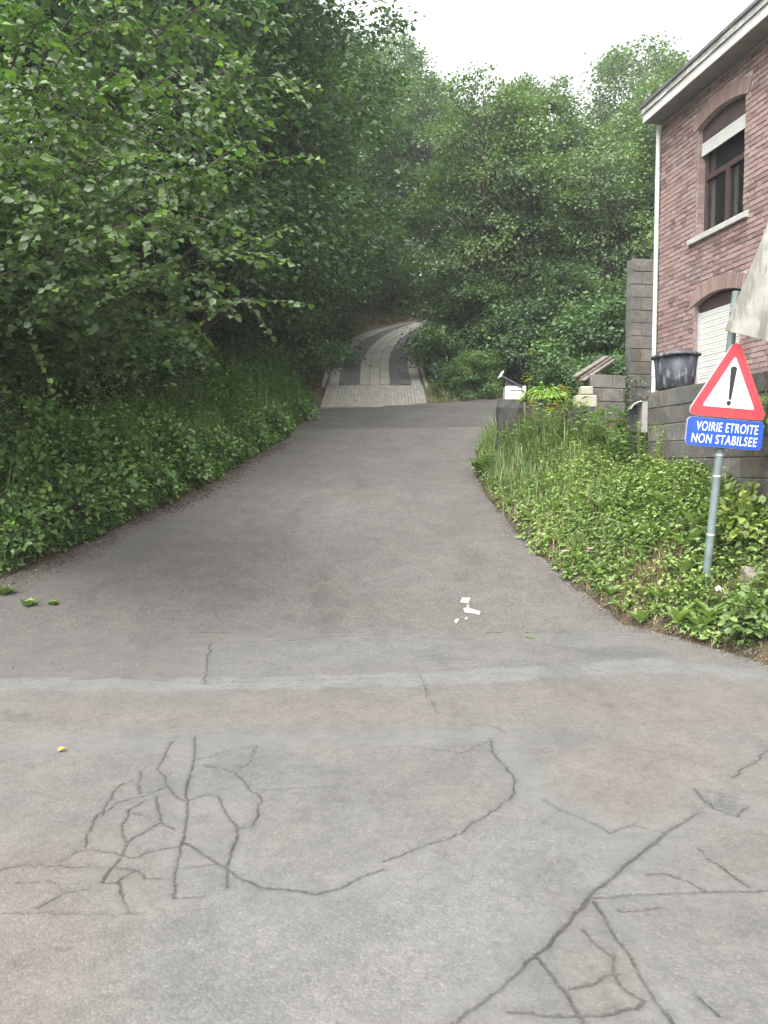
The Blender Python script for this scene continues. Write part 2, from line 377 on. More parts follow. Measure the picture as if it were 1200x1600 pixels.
# ------------------------------------------------------------------ the lie of the land
def sp(x, k): return k * np.logaddexp(0.0, np.asarray(x, float) / k)
def zroad(x, y):
    x = np.asarray(x, float); y = np.asarray(y, float)
    z = 0.221 * sp(y - 7.15, 0.3)
    z = z - 0.06 * sp(y - 21.0, 0.6) + 0.035 * smooth(17, 23, y) * np.clip(x + 1.5, 0, 6)
    return z
def ground_px(px, py):
    d = ray(px, py); lo, hi = 0.5, 60.0
    for i in range(600):                      # first crossing along the ray
        Y = 0.5 + i * 0.1
        if CAMH + d.z * Y < float(zroad(d.x * Y, Y)): hi = Y; lo = Y - 0.1; break
    for _ in range(30):
        m = 0.5 * (lo + hi)
        if CAMH + d.z * m < float(zroad(d.x * m, m)): hi = m
        else: lo = m
    return np.array([d.x * hi, hi])

left_edge = [ground_px(*p) for p in ((0, 905), (60, 880), (130, 850), (210, 812), (300, 770), (350, 742), (400, 710), (450, 682))]
right_edge = [ground_px(*p) for p in ((1200, 1040), (1140, 1020), (1060, 998), (970, 972), (900, 915), (830, 860), (785, 805), (758, 775), (742, 740), (744, 705))]
DRV = np.array([(-0.30, 22.6), (-0.30, 24), (-0.3, 26), (-0.36, 28.6), (-0.15, 31.4), (0.4, 34), (1.3, 36.2), (2.6, 38.0), (4.3, 39.4), (6.5, 40.6)])
road_poly = np.array([(-40, 8.9), (-9, 8.7)] + [tuple(p) for p in left_edge] +
                     [(-2.05, 20.5), (-1.95, 22.6), (1.35, 23.1), (3.2, 23.9), (7, 24.6), (16, 25.2), (16, 20.6), (6.5, 19.9), (3.4, 19.0), (2.5, 18.0)] +
                     [tuple(p) for p in right_edge[::-1]] + [(6, 6.0), (12, 5.3), (40, 4.0), (40, -25), (-40, -25)])
def resample(poly, step, closed=False):
    P = np.asarray(poly, float); P = np.vstack([P, P[:1]]) if closed else P
    out = []
    for a, b in zip(P[:-1], P[1:]):
        n = max(1, int(np.hypot(*(b - a)) / step))
        out += [a + (b - a) * i / n for i in range(n)]
    if not closed: out.append(P[-1])
    return np.array(out)
def inside(poly, x, y):
    poly = np.asarray(poly); x = np.asarray(x); y = np.asarray(y); r = np.zeros(x.shape, bool)
    j = len(poly) - 1
    for i in range(len(poly)):
        xi, yi = poly[i]; xj, yj = poly[j]
        c = ((yi > y) != (yj > y)) & (x < (xj - xi) * (y - yi) / (yj - yi + 1e-12) + xi); r ^= c; j = i
    return r
# driveway frame: centre line, length, height
drv = resample(DRV, 0.25)
for _ in range(12): drv[1:-1] = 0.25 * drv[:-2] + 0.5 * drv[1:-1] + 0.25 * drv[2:]
dseg = np.hypot(*np.diff(drv, axis=0).T); dlen = np.concatenate([[0], np.cumsum(dseg)])
DZ0 = float(zroad(-0.3, 22.9))
def drv_z(s): return DZ0 - 0.05 + 0.10 * np.minimum(s, 0.6) + 0.352 * sp(np.asarray(s, float) - 0.3, 0.15) - 0.1 * sp(np.asarray(s) - 16, 1.0)
def drv_pt(s, off):
    x = np.interp(s, dlen, drv[:, 0]); y = np.interp(s, dlen, drv[:, 1]); e = 0.2
    tx = np.interp(s + e, dlen, drv[:, 0]) - np.interp(s - e, dlen, drv[:, 0]); ty = np.interp(s + e, dlen, drv[:, 1]) - np.interp(s - e, dlen, drv[:, 1])
    if abs(s) < 0.01 and ty == 0: tx, ty = 0, 1
    l = math.hypot(tx, ty); return np.array([x + ty / l * off, y - tx / l * off])
HW = 1.62
drv_outline = [drv_pt(s, -HW) for s in dlen] + [drv_pt(s, HW) for s in dlen[::-1]]

bp = resample(road_poly, 0.12, True); bz = zroad(bp[:, 0], bp[:, 1])
sL = np.arange(0, dlen[-1], 0.15)
bd = np.array([drv_pt(s, o) for s in sL for o in (-HW, HW)]); bdz = np.array([float(drv_z(s)) for s in sL for o in (0, 1)])
BP = np.vstack([bp, bd]); BZ = np.concatenate([bz, bdz])
def nearest(x, y):
    x = x.ravel(); y = y.ravel(); d = np.empty(len(x)); z = np.empty(len(x))
    for i in range(0, len(x), 4000):
        D = (x[i:i + 4000, None] - BP[None, :, 0]) ** 2 + (y[i:i + 4000, None] - BP[None, :, 1]) ** 2
        k = D.argmin(1); d[i:i + 4000] = np.sqrt(D[np.arange(len(k)), k]); 
        w = 1.0 / (D + 0.05) ** 2; z[i:i + 4000] = (w * BZ[None]).sum(1) / w.sum(1)
    return d, z
WC = 5.1            # retaining wall line: x = WC - 0.176 y
SLOPE = 211.0 / 1200.0
def wobble(x, y):
    return (np.sin(x * 1.7 + y * 0.6) * np.cos(y * 1.3 - x * 0.4) * 0.5 + np.sin(x * 4.1 - y * 2.3 + 1) * 0.28 + np.sin(y * 5.3 + x * 3.1) * 0.2)
def terrain(x, y):
    shp = np.shape(x); x = np.atleast_1d(np.asarray(x, float)).ravel(); y = np.atleast_1d(np.asarray(y, float)).ravel()
    d, z = nearest(x, y)
    ins = inside(road_poly, x, y); ind = inside(drv_outline, x, y)
    mid = np.interp(y, [0, 7, 14, 20, 23, 34, 38, 45], [0, -0.6, 0, 0.5, -0.3, 0.0, 2.2, 9])
    left = x < mid
    # left bank: steep verge then a wooded hillside
    hl = z + 1.25 * (1 - np.exp(-d * 0.75)) + 0.42 * sp(d - 1.2, 0.5)
    hl = np.where(y > 22, z + 0.5 * d + 0.15 * sp(d - 2, .5), hl)
    # right bank, by the retaining wall and the house yard
    cap = np.interp(y, [6, 9.5, 11, 12.5, 15, 19, 24], [1.5, 1.55, 1.95, 2.25, 2.35, 3.15, 9])
    hr = z + 0.85 * d; hr = np.where(y < 22.5, cap - sp(cap - hr, 0.12), z + 0.3 * d)
    yard = smooth(0.06, 0.16, x - (WC - SLOPE * y)) * (1 - smooth(12.6, 14.5, y))
    hr = hr * (1 - yard) + 2.3 * yard * 1.0
    h = np.where(left, hl, hr)
    far = 22.0
    h = np.where(h > 14, 14 + 6 * (1 - np.exp(-(h - 14) / 12)), h)
    h = h + wobble(x, y) * 0.07 * smooth(0.15, 1.2, d) * (1 - yard)
    behind = smooth(0, -8, y); h = h * (1 - behind) + (z + 0.08 * d) * behind
    h = np.where(ins, zroad(x, y) - 0.07, h); 
    if ind.any():
        xi, yi = x[ind], y[ind]; D = (xi[:, None] - drv[None, :, 0]) ** 2 + (yi[:, None] - drv[None, :, 1]) ** 2
        h[ind] = drv_z(dlen[D.argmin(1)]) - 0.16
    return h.reshape(shp) if shp else h[0]
def tz(x, y): return float(terrain(np.array([x]), np.array([y]))[0])

def grid_mesh(name, xs, ys, zf, attrs=None, keep=None, smooth_shade=True):
    X, Y = np.meshgrid(xs, ys); Z = zf(X, Y)
    v = np.stack([X.ravel(), Y.ravel(), Z.ravel()], 1); nx, ny = len(xs), len(ys)
    i = np.arange(nx * ny).reshape(ny, nx); f = np.stack([i[:-1, :-1], i[:-1, 1:], i[1:, 1:], i[1:, :-1]], -1).reshape(-1, 4)
    if keep is not None:
        kc = keep(X[:-1, :-1] * .5 + X[1:, 1:] * .5, Y[:-1, :-1] * .5 + Y[1:, 1:] * .5).ravel(); f = f[kc]
    a = attrs(X.ravel(), Y.ravel()) if attrs else None
    return mesh_from(name, v, f, a, smooth_shade)

xs = np.unique(np.concatenate([np.linspace(-120, -16, 24), np.arange(-16, -6, 0.5), np.arange(-6, 6.01, 0.11), np.arange(6, 16, 0.5), np.linspace(16, 120, 24)]))
ys = np.unique(np.concatenate([np.linspace(-90, 4, 28), np.arange(4, 15, 0.11), np.arange(15, 26, 0.2), np.arange(26, 46, 0.4), np.linspace(46, 160, 24)]))
gm_ = grid_mesh('ground', xs, ys, lambda X, Y: terrain(X.ravel(), Y.ravel()).reshape(X.shape))
tag(link('ground', gm_, M['soil']), kind='structure')

# ------------------------------------------------------------------ roads
SPLIT = 7.16
L = lambda pts, ox, oy: [(ox + a / 2.0, oy + b / 2.0) for a, b in pts]
CR = []
def crack(pts, w): CR.append((pts, w))
for w, pts in (
    (1.1, [(610, 500), (608, 600), (590, 700), (575, 790), (558, 900), (545, 1005)]), (.9, [(540, 515), (505, 580), (515, 640), (545, 690), (590, 705)]),
    (.8, [(515, 660), (450, 685), (380, 705), (320, 750), (290, 810), (265, 850)]), (.9, [(445, 605), (435, 635), (365, 655), (335, 710), (320, 750)]),
    (.7, [(435, 635), (440, 680)]), (1.1, [(490, 690), (500, 740), (500, 770), (445, 800), (400, 830), (375, 880), (345, 915), (320, 955)]),
    (.9, [(455, 700), (400, 735), (385, 790), (395, 830)]), (.5, [(400, 740), (500, 755)]), (.7, [(500, 770), (550, 795)]),
    (1.1, [(590, 700), (640, 685), (685, 690), (700, 735), (738, 785), (728, 850), (715, 905), (712, 975)]), (.5, [(590, 755), (660, 750)]),
    (1.2, [(570, 830), (620, 850), (660, 880), (715, 910), (740, 932), (815, 972), (900, 980), (990, 990), (1060, 975), (1120, 945), (1200, 915)]),
    (.5, [(610, 575), (680, 560), (740, 540), (800, 530), (775, 590), (750, 600)]), (.9, [(640, 590), (740, 608), (775, 630), (800, 668), (822, 678), (815, 740), (790, 775), (740, 790)]),
    (.4, [(820, 668), (950, 660), (1070, 655)]), (.8, [(0, 915), (90, 900), (190, 905), (340, 910), (430, 915)]),
    (.8, [(195, 890), (235, 860), (265, 852), (330, 862), (400, 880), (470, 858), (560, 845)]), (.9, [(430, 915), (375, 955), (320, 955)]),
    (.9, [(430, 915), (460, 945), (545, 945)]), (1.0, [(375, 955), (390, 1000), (405, 1045)]), (.8, [(280, 975), (200, 985), (150, 1020), (120, 1035)]),
    (.6, [(60, 955), (165, 940), (200, 985)]), (.5, [(560, 915), (690, 900)]), (.7, [(545, 1005), (640, 1000)]), (.5, [(0, 1050), (230, 1045), (440, 1050)]),
    (1.0, [(660, 218), (650, 270), (640, 338)]), (.5, [(380, 315), (640, 340), (900, 330), (1200, 320)])):
    crack(L(pts, 0, 900), w)
for w, pts in (
    (1.2, [(210, 1400), (300, 1330), (470, 1190), (590, 1090), (655, 1010), (740, 940), (820, 870), (910, 790), (985, 735)]),
    (1.06, [(655, 1005), (760, 995), (900, 990), (1010, 985), (1300, 983)]), (1.1, [(655, 1015), (720, 1120), (790, 1230), (850, 1320), (905, 1400)]),
    (1.1, [(480, 1190), (530, 1250), (575, 1310), (610, 1370), (625, 1400)]), (.9, [(580, 1290), (655, 1270), (690, 1245), (735, 1240)]),
    (1.0, [(620, 1100), (680, 1145), (730, 1170), (725, 1210), (750, 1250), (800, 1300), (790, 1320), (740, 1340), (600, 1365), (390, 1360)]),
    (.9, [(820, 930), (870, 930), (960, 955), (1010, 985)]), (.9, [(985, 850), (1050, 910), (1140, 970)]), (.9, [(970, 1300), (1050, 1375)]),
    (.9, [(410, 675), (395, 630), (350, 570), (335, 510)]), (.8, [(410, 675), (350, 715), (250, 770), (140, 830), (0, 890)]),
    (.6, [(335, 515), (250, 545), (150, 535), (40, 530)]), (.7, [(270, 465), (330, 468), (380, 490)]), (.6, [(500, 700), (600, 755), (690, 800), (770, 780), (870, 800)]),
    (.7, [(110, 310), (130, 380), (170, 430)]), (1.0, [(970, 660), (985, 690), (1020, 720), (1090, 745), (1135, 720)]),
    (.6, [(730, 1045), (860, 1035)]), (.9, [(1200, 540), (1150, 580), (1090, 630)]), (.9, [(645, 290), (680, 298)]), (1.0, [(-540, 215), (-300, 208), (0, 195), (400, 190), (780, 196)]),
    (.5, [(0, 265), (250, 262), (420, 268)])):
    crack(L(pts, 600, 900), w)
def flat_px(p):
    d = ray(*p); Y = CAMH / -d.z; return (d.x * Y, Y)
def poly_dist(x, y, line):
    d = np.full(x.shape, 1e9)
    for a, b in zip(line[:-1], line[1:]):
        a = np.array(a); b = np.array(b); ab = b - a; t = np.clip(((x - a[0]) * ab[0] + (y - a[1]) * ab[1]) / (ab @ ab + 1e-12), 0, 1)
        d = np.minimum(d, np.hypot(x - a[0] - t * ab[0], y - a[1] - t * ab[1]))
    return d
rr = np.random.default_rng(5)
def jag(line, amp, step=0.05):
    P = resample(line, step); n = len(P)
    o = np.cumsum(rr.normal(0, amp, (n, 2)), axis=0); o -= np.linspace(0, 1, n)[:, None] * o[-1]; o += rr.normal(0, amp * 0.5, (n, 2))
    return P + o * np.minimum(1, np.minimum(np.arange(n), np.arange(n)[::-1]) / 3.0)[:, None]
def main_attrs(x, y):
    ck = np.zeros(x.shape); cdm = np.full(x.shape, .2); warm = np.zeros(x.shape); light = np.zeros(x.shape); smo = np.zeros(x.shape); dark = np.zeros(x.shape)
    wv = wobble(x * 2.3, y * 2.3) * 0.5; wv2 = wobble(x * 5 + 3, y * 5)
    for pts, w in CR:
        W = [flat_px(p) for p in pts]; lo = np.min(W, 0) - 0.4; hi = np.max(W, 0) + 0.4
        k = np.where((x > lo[0]) & (x < hi[0]) & (y > lo[1]) & (y < hi[1]))[0]
        if not len(k): continue
        d = poly_dist(x[k], y[k], jag(W, 0.0065 if w < 1.05 else 0.003, 0.03)); cdm[k] = np.minimum(cdm[k], d / (0.45 + 0.5 * w) + 0.003 * max(0, 1.1 - w)); ww = 0.0055 * w * (0.75 + 0.45 * (wv2[k] * 0.5 + 0.5))
        ck[k] = np.maximum(ck[k], np.exp(-(d / ww) ** 2) * min(1, 0.55 + 0.4 * w) * (0.65 + 0.35 * np.clip(wv[k] + 0.7, 0, 1)))
        if w >= 1.0: smo[k] = np.maximum(smo[k], 0.5 * np.exp(-(d / 0.09) ** 2)); light[k] = np.maximum(light[k], 0.25 * np.exp(-(d / 0.12) ** 2))
    def region(pts, soft=0.12):
        W = np.array([flat_px(p) for p in pts]); lo = W.min(0) - 0.5; hi = W.max(0) + 0.5
        k = np.where((x > lo[0]) & (x < hi[0]) & (y > lo[1]) & (y < hi[1]))[0]; out = np.zeros(x.shape)
        if len(k):
            xx, yy = x[k] + wv[k] * 0.06, y[k] + wv2[k] * 0.05
            d = poly_dist(xx, yy, [tuple(p) for p in W] + [tuple(W[0])]); s = np.where(inside(W, xx, yy), d, -d)
            out[k] = smooth(-soft, soft, s)
        return out
    warm = np.maximum(warm, 0.6 * region([(-500, 1078), (300, 1085), (800, 1070), (1250, 1060), (1300, 1150), (900, 1140), (780, 1128), (300, 1135), (-500, 1140)]))
    warm = np.maximum(warm, 0.7 * region([(850, 1180), (1080, 1130), (1150, 1190), (1060, 1270), (960, 1290), (880, 1240)]))
    warm = np.maximum(warm, 0.65 * region([(-200, 1330), (180, 1300), (250, 1420), (190, 1500), (170, 1700), (-300, 1700)], 0.2))
    warm = np.maximum(warm, 0.6 * region([(880, 1500), (1000, 1480), (1010, 1580), (900, 1590)], 0.05))
    light = np.maximum(light, 0.85 * region([(-500, 1052), (200, 1062), (700, 1050), (1000, 1030), (1250, 1052), (1250, 1066), (1000, 1050), (700, 1072), (200, 1080), (-500, 1072)], 0.05))
    light = np.maximum(light, 1.0 * region([(-100, 1066), (90, 1064), (190, 1058), (190, 1062), (90, 1072), (-100, 1074)], 0.03)); light = np.maximum(light, 1.0 * region([(900, 1040), (1000, 1028), (1080, 1036), (1000, 1040), (920, 1048)], 0.03))
    light = np.maximum(light, 0.22 * region([(330, 1012), (1000, 998), (1010, 1030), (650, 1045), (325, 1062)], 0.05))
    light = np.maximum(light, 0.4 * region([(200, 1430), (500, 1390), (800, 1250), (900, 1300), (1000, 1320), (900, 1430), (720, 1590), (700, 1700), (150, 1700)], 0.12))
    smo = np.maximum(smo, 0.8 * region([(780, 1160), (860, 1200), (860, 1240), (1000, 1300), (1000, 1330), (920, 1410), (900, 1400), (960, 1330), (800, 1250)], 0.05))
    smo = np.maximum(smo, 0.7 * region([(0, 1150), (780, 1135), (790, 1160), (600, 1165), (0, 1180)], 0.1))
    light = np.maximum(light, 0.3 * smo)
    dark = np.maximum(dark, 0.6 * region([(1100, 1236), (1118, 1228), (1135, 1240), (1150, 1238), (1166, 1256), (1152, 1262), (1146, 1272), (1125, 1262), (1108, 1260)], 0.05) * np.clip(.55 + wobble(x * 22, y * 22) * .9, 0, 1))
    dark = np.maximum(dark, 0.35 * region([(900, 1015), (1010, 1010), (1060, 1025), (930, 1035)], 0.06)); 
    dark = np.maximum(dark, 0.3 * region([(15, 1110), (50, 1112), (40, 1125), (12, 1126)], 0.04))
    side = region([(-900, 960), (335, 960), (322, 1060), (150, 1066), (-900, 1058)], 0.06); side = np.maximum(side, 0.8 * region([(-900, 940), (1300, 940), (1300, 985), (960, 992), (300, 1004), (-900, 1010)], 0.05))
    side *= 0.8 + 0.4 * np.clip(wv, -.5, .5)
    return dict(crack=ck, warm=warm, light=light, smooth=smo, dark=dark, side=side, crackd=cdm)
xs = np.unique(np.concatenate([np.linspace(-40, -4.6, 40), np.arange(-4.6, -3.0, 0.05), np.arange(-3.0, 3.6, 0.0085), np.arange(3.6, 5.2, 0.05), np.linspace(5.2, 40, 40)]))
yf = [1.75]
while yf[-1] < SPLIT: yf.append(yf[-1] + 0.0026 * yf[-1] + 0.001)
ys = np.concatenate([np.linspace(-25, 1.7, 30), yf[:-1], [SPLIT]])
cache = {}
def main_a(x, y): cache['a'] = main_attrs(x, y); return cache['a']
X, Y = np.meshgrid(xs, ys); A = main_attrs(X.ravel(), Y.ravel())
Zm = zroad(X, Y) - 0.008 * A['crack'].reshape(X.shape) - 0.02 * A['dark'].reshape(X.shape) * (Y < 6) + wobble(X * 1.5, Y * 1.5) * 0.004
mr = grid_mesh('main_road', xs, ys, lambda a, b: Zm, lambda a, b: A)
tag(link('main_road', mr, M['asphalt_main']), kind='structure')

def side_attrs(x, y):
    wv = wobble(x * 1.2, y * 1.2); z0 = np.zeros(x.shape)
    d, _ = nearest(x, y)
    edge = np.exp(-(d / 0.35) ** 2)
    dark = 0.3 * edge * np.clip(0.5 + wv, 0, 1); warm = 0.5 * edge
    ck = np.zeros(x.shape)
    for yy, w in ((18.6, 0.8), (21.3, 0.6)):
        ck = np.maximum(ck, w * np.exp(-((y - yy - 0.05 * wv - 0.03 * x) / 0.05) ** 2))
    for line, w in (([(-2.6, 9.8), (-0.8, 10.6), (0.6, 10.2), (2.0, 10.4)], .35), ([(0.9, 8.2), (0.7, 10.0), (0.95, 12), (0.7, 15)], .3), ([(1.9, 9.0), (1.4, 10.8), (1.5, 12.4)], .45)):
        ck = np.maximum(ck, w * np.exp(-(poly_dist(x, y, jag(line, 0.02, 0.2)) / 0.02) ** 2))
    dark = np.maximum(dark, 0.25 * np.exp(-((x - 0.9) / 0.5) ** 2) * smooth(8, 9.5, y) * np.clip(0.4 + wv, 0, 1))
    cdm = np.where(ck > .02, .03 * (1 - ck) , .2)
    dark = np.maximum(dark, (0.5 + 0.2 * wv) * (y > 18.6 + 0.05 * wv + 0.03 * x))      # tree shade painted into the tarmac colour beyond the joint
    light = 0.5 * np.exp(-(np.abs(np.abs(x + 0.1) - 0.75) / 0.4) ** 2) * np.clip(0.3 + wobble(x * .7, y * .4), 0, 1)
    return dict(crack=ck, warm=warm, light=light, smooth=z0 + 0.1, dark=dark, crackd=cdm, side=z0)
xs = np.unique(np.concatenate([np.linspace(-40, -5.5, 30), np.arange(-5.5, 5, 0.045), np.linspace(5, 16, 20)]))
ys = np.concatenate([[SPLIT], np.arange(SPLIT + 0.04, 12, 0.04), np.arange(12, 25.6, 0.09)])
def side_keep(x, y):
    yy = np.clip(y, 0, 99); return (((x > -40) & (y < 9.6)) | ((y >= 9.6) & (x > -4.2))) & ((x < 5.2) | (y > 18)) & ~((y > 22.75 + 0.15 * (x + 2)) & (x < 1.4)) & (y < 23.6 + 0.25 * np.clip(x, 0, 9)) & ((x < 3.6) | (y > 18))
# keep only what the verge does not bury
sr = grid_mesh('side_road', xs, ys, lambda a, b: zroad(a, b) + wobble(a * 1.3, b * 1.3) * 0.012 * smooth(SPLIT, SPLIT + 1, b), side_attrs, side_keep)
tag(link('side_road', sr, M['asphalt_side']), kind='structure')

# ------------------------------------------------------------------ paved driveway
dw = tag(empty('driveway', (0, 0, 0), None, None), kind='structure')
# bedding sheet
bv, bf = [], []
ss = np.arange(0, dlen[-1] - 0.3, 0.3)
for i, s in enumerate(ss):
    for o in (-HW, HW):
        p = drv_pt(s, o); bv.append((p[0], p[1], float(drv_z(s)) - 0.05))
    if i: bf.append((2 * i - 2, 2 * i - 1, 2 * i + 1, 2 * i))
link('bedding', mesh_from('bedding', np.array(bv), bf), M['paver_bed'], dw)
STRIP = 2.75
colw = 2 * (HW - 0.09) / 9.0
colr = ['c', 'd', 'd', 'c', 'c', 'c', 'd', 'd', 'c']
def slab(mb, s0, s1, o0, o1, tint, g=0.012, th=0.05):
    vs = []
    for dz in (-th, 0):
        for s, o in ((s0 + g, o0 + g), (s0 + g, o1 - g), (s1 - g, o1 - g), (s1 - g, o0 + g)):
            p = drv_pt(s, o); vs.append((p[0], p[1], float(drv_z(s)) + dz + (0 if dz else 0)))
    mb.add(vs, [(0, 3, 2, 1), (4, 5, 6, 7), (0, 1, 5, 4), (1, 2, 6, 5), (2, 3, 7, 6), (3, 0, 4, 7)], tint)
npav = 0; rest = {'c': MB(), 'd': MB()}
rl = 0.36; s = STRIP; row = 0
while s < dlen[-1] - 1.0:
    for c in range(9):
        o0 = -HW + 0.09 + c * colw; t = random.random() * 0.9 + (0.1 if c in (3, 5) else 0)
        sh = rl * 0.5 if c % 2 else 0.0
        if npav < 290:
            mb = MB(); slab(mb, s + sh, s + sh + rl, o0, o0 + colw, t); mb.build('paving_slab', M['paver_cream' if colr[c] == 'c' else 'paver_dark'], dw); npav += 1
        else: slab(rest[colr[c]], s + sh, s + sh + rl, o0, o0 + colw, t)
    s += rl; row += 1
tag(rest['c'].build('pale_paving', M['paver_cream'], dw), kind='stuff'); tag(rest['d'].build('dark_paving', M['paver_dark'], dw), kind='stuff')
mb = MB(); s = 0.02; r = 0
while s < STRIP - 0.02:
    n = 30; w = 2 * (HW - 0.05) / n
    for k in range(n): slab(mb, s, s + 0.209, -HW + 0.05 + k * w, -HW + 0.05 + (k + 1) * w, random.random(), 0.0035)
    s += 0.21; r += 1
tag(mb.build('pale_brick_paving', M['paver_cream'], dw), kind='stuff')
for sgn in (-1, 1):
    s = STRIP - 0.4
    while s < dlen[-1] - 1.2:
        vs = []
        for dz in (-0.2, 0.05 + random.random() * 0.012):
            for a, o in ((s + .006, HW), (s + .006, HW + 0.1), (s + 0.994, HW + 0.1), (s + 0.994, HW)):
                p = drv_pt(a, o * sgn); vs.append((p[0], p[1], float(drv_z(a)) + dz))
        MB().add(vs, [(0, 3, 2, 1), (4, 5, 6, 7), (0, 1, 5, 4), (1, 2, 6, 5), (2, 3, 7, 6), (3, 0, 4, 7)]).build('kerb_stone', M['kerb'], dw); s += 1.0

# ------------------------------------------------------------------ house
UX = Vector((0.1733, -0.98487, 0)).normalized()       # along the facade, towards the camera
NX = Vector((-UX.y, UX.x, 0)) * -1.0                  # out of the facade, towards the road
if NX.x > 0: NX = -NX
FC = 6.85
P0 = Vector((FC - SLOPE * 12.97, 12.97, 0))
FM = Matrix(((UX.x, -NX.x, 0, P0.x), (UX.y, -NX.y, 0, P0.y), (0, 0, 1, 0), (0, 0, 0, 1)))   # local: x along, y inwards, z up
house = empty('brick_house', (P0.x, P0.y, 2.2), 'red brick house with white downpipe, brown window and white roller shutter', 'house')
hinv = Matrix.Translation((-P0.x, -P0.y, -2.2))
def hb(mb, name, mat, parent=house, kind=None, smooth_shade=False):
    me = mb.mesh(name, smooth_shade); me.transform(hinv @ FM) if parent is house else me.transform(hinv @ FM)
    o = link(name, me, mat, parent)
    if kind: o['kind'] = kind
    return o
U0, U1, ZB, ZT = 0.0, 7.0, 1.9, 7.24
WU0, WU1 = 1.03, 2.19
openings = [(WU0, WU1, 5.1, 6.70), (WU0, WU1, 2.0, 4.07)]
RISE, RING = 0.10, 0.215
def arch_z(u, spring, extra=0.0):
    h = (WU1 - WU0) / 2; uc = (WU0 + WU1) / 2; R = (h * h + RISE * RISE) / (2 * RISE)
    R2 = R + extra; zc = spring + RISE - R
    q = R2 * R2 - (u - uc) ** 2; return zc + math.sqrt(max(q, 0))
# core wall with openings, made of butted blocks 25 mm behind the brick faces (mortar)
mb = MB(); y0, y1 = 0.012, 0.28
mb.box((U0 + .003, y0, ZB), (WU0, y1, ZT)); mb.box((WU1, y0, ZB), (U1, y1, ZT))
for (a, b, z0, z1), top in zip(openings, (ZT, 5.0)):
    n = 14
    poly = [(a, top), (b, top)] + [(b - (b - a) * i / n, arch_z(b - (b - a) * i / n, z1)) for i in range(n + 1)]
    mb.prism(poly, y0, y1)
mb.box((WU0, y0, 5.0), (WU1, y1, 5.1 - 0.095))
hb(mb, 'mortar_wall', M['mortar'])
# side and back walls (plain, mostly out of sight)
mb = MB(); mb.box((0.003, 0.285, ZB), (0.25, 7.0, ZT)); mb.box((0.25, 6.75, ZB), (U1, 7.0, ZT)); mb.box((U1 - .25, 0.285, ZB), (U1, 6.745, ZT))
mb.prism([(0.0, 0), (0, 0)][:0] or [(0.02, ZT), (0.26, ZT), (0.26, ZT + 0.01), (0.02, ZT + .01)], 0.3, 6.9)
hb(mb, 'rear_wall', M['brick'])
mb = MB(); mb.box((0.3, 0.9, 4.5), (U1 - .3, 0.95, ZT)); mb.box((0.3, 0.3, 4.45), (U1 - .3, 0.9, 4.5)); hb(mb, 'inner_room', M['room'])
# bricks
CH, JW = 0.0735, 0.012
bl = []
nz = int((ZT - ZB) / CH); frr = random.Random(3)
def blocked(u0, u1, z0, z1):
    for a, b, o0, o1 in openings:
        um = (u0 + u1) / 2
        if u1 > a and u0 < b and z1 > o0 - (0.1 if o0 > 3 else 0) and z0 < arch_z(min(max(um, a), b), o1) + RING: return True
        if u1 > a - 0.07 and u0 < b + 0.07 and z1 > o1 - 0.02 and z0 < arch_z(min(max(um, a), b), o1, 0) + RING - .03: return True
    if z0 < 5.105 and z1 > 5.0 and u1 > 0.91 and u0 < 2.31: return True
    return False
for r in range(nz):
    z0 = ZB + r * CH; z1 = z0 + CH - JW
    u = -0.001 if r % 2 == 0 else -0.001
    k = r % 2; first = True
    while u < U1:
        w = 0.19 if k % 2 == 0 else 0.09
        if first and r % 2: w = 0.14
        u0, u1 = u, min(u + w, U1)
        for a, b, o0, o1 in openings:                         # trim at the jambs
            if z1 > o0 and z0 < o1 + 0.05:
                if u0 < a < u1: u1 = a
                elif u0 < b < u1: u0 = b
        if z0 < 5.105 and z1 > 5.0:                           # and at the ends of the sill
            if u0 < 0.895 < u1: u1 = 0.895
            elif u0 < 2.325 < u1: u0 = 2.325
        if u1 - u0 > 0.025 and not blocked(u0, u1, z0, z1): bl.append((u0, u1, z0, z1))
        u += w + JW; k += 1; first = False
vis = [b for b in bl if b[0] < 3.3 and b[2] > 3.0]
vis.sort(key=lambda b: -(b[1] - b[0]) / (12.97 - 0.985 * b[0]) ** 2)
vis_set = set(vis[:295])
variants = {}
def brick_tint():
    q = frr.random(); return 0.05 + 0.2 * frr.random() if q < 0.16 else (0.9 + .1 * frr.random() if q > 0.93 else 0.3 + 0.5 * frr.random())
restb = MB()
for b in bl:
    u0, u1, z0, z1 = b; dy = frr.uniform(-0.004, 0.004); tt = brick_tint()
    if b in vis_set:
        key = (round(u1 - u0, 2), frr.randrange(14))
        if key not in variants:
            m_ = MB().box((-(u1 - u0) / 2, -0.002, -(z1 - z0) / 2), ((u1 - u0) / 2, 0.03, (z1 - z0) / 2), None, tt, 0.004); variants[key] = m_.mesh('brick')
        o = link('brick', variants[key], M['brick'], house)
        o.matrix_local = hinv @ FM @ Matrix.Translation(((u0 + u1) / 2 + frr.uniform(-.002, .002), dy, (z0 + z1) / 2)) @ Matrix.Rotation(frr.uniform(-.012, .012), 4, 'Y')
    else: restb.box((u0, -0.002 + dy, z0), (u1, 0.03, z1), None, tt)
hb(restb, 'brickwork', M['brick'], kind='stuff')
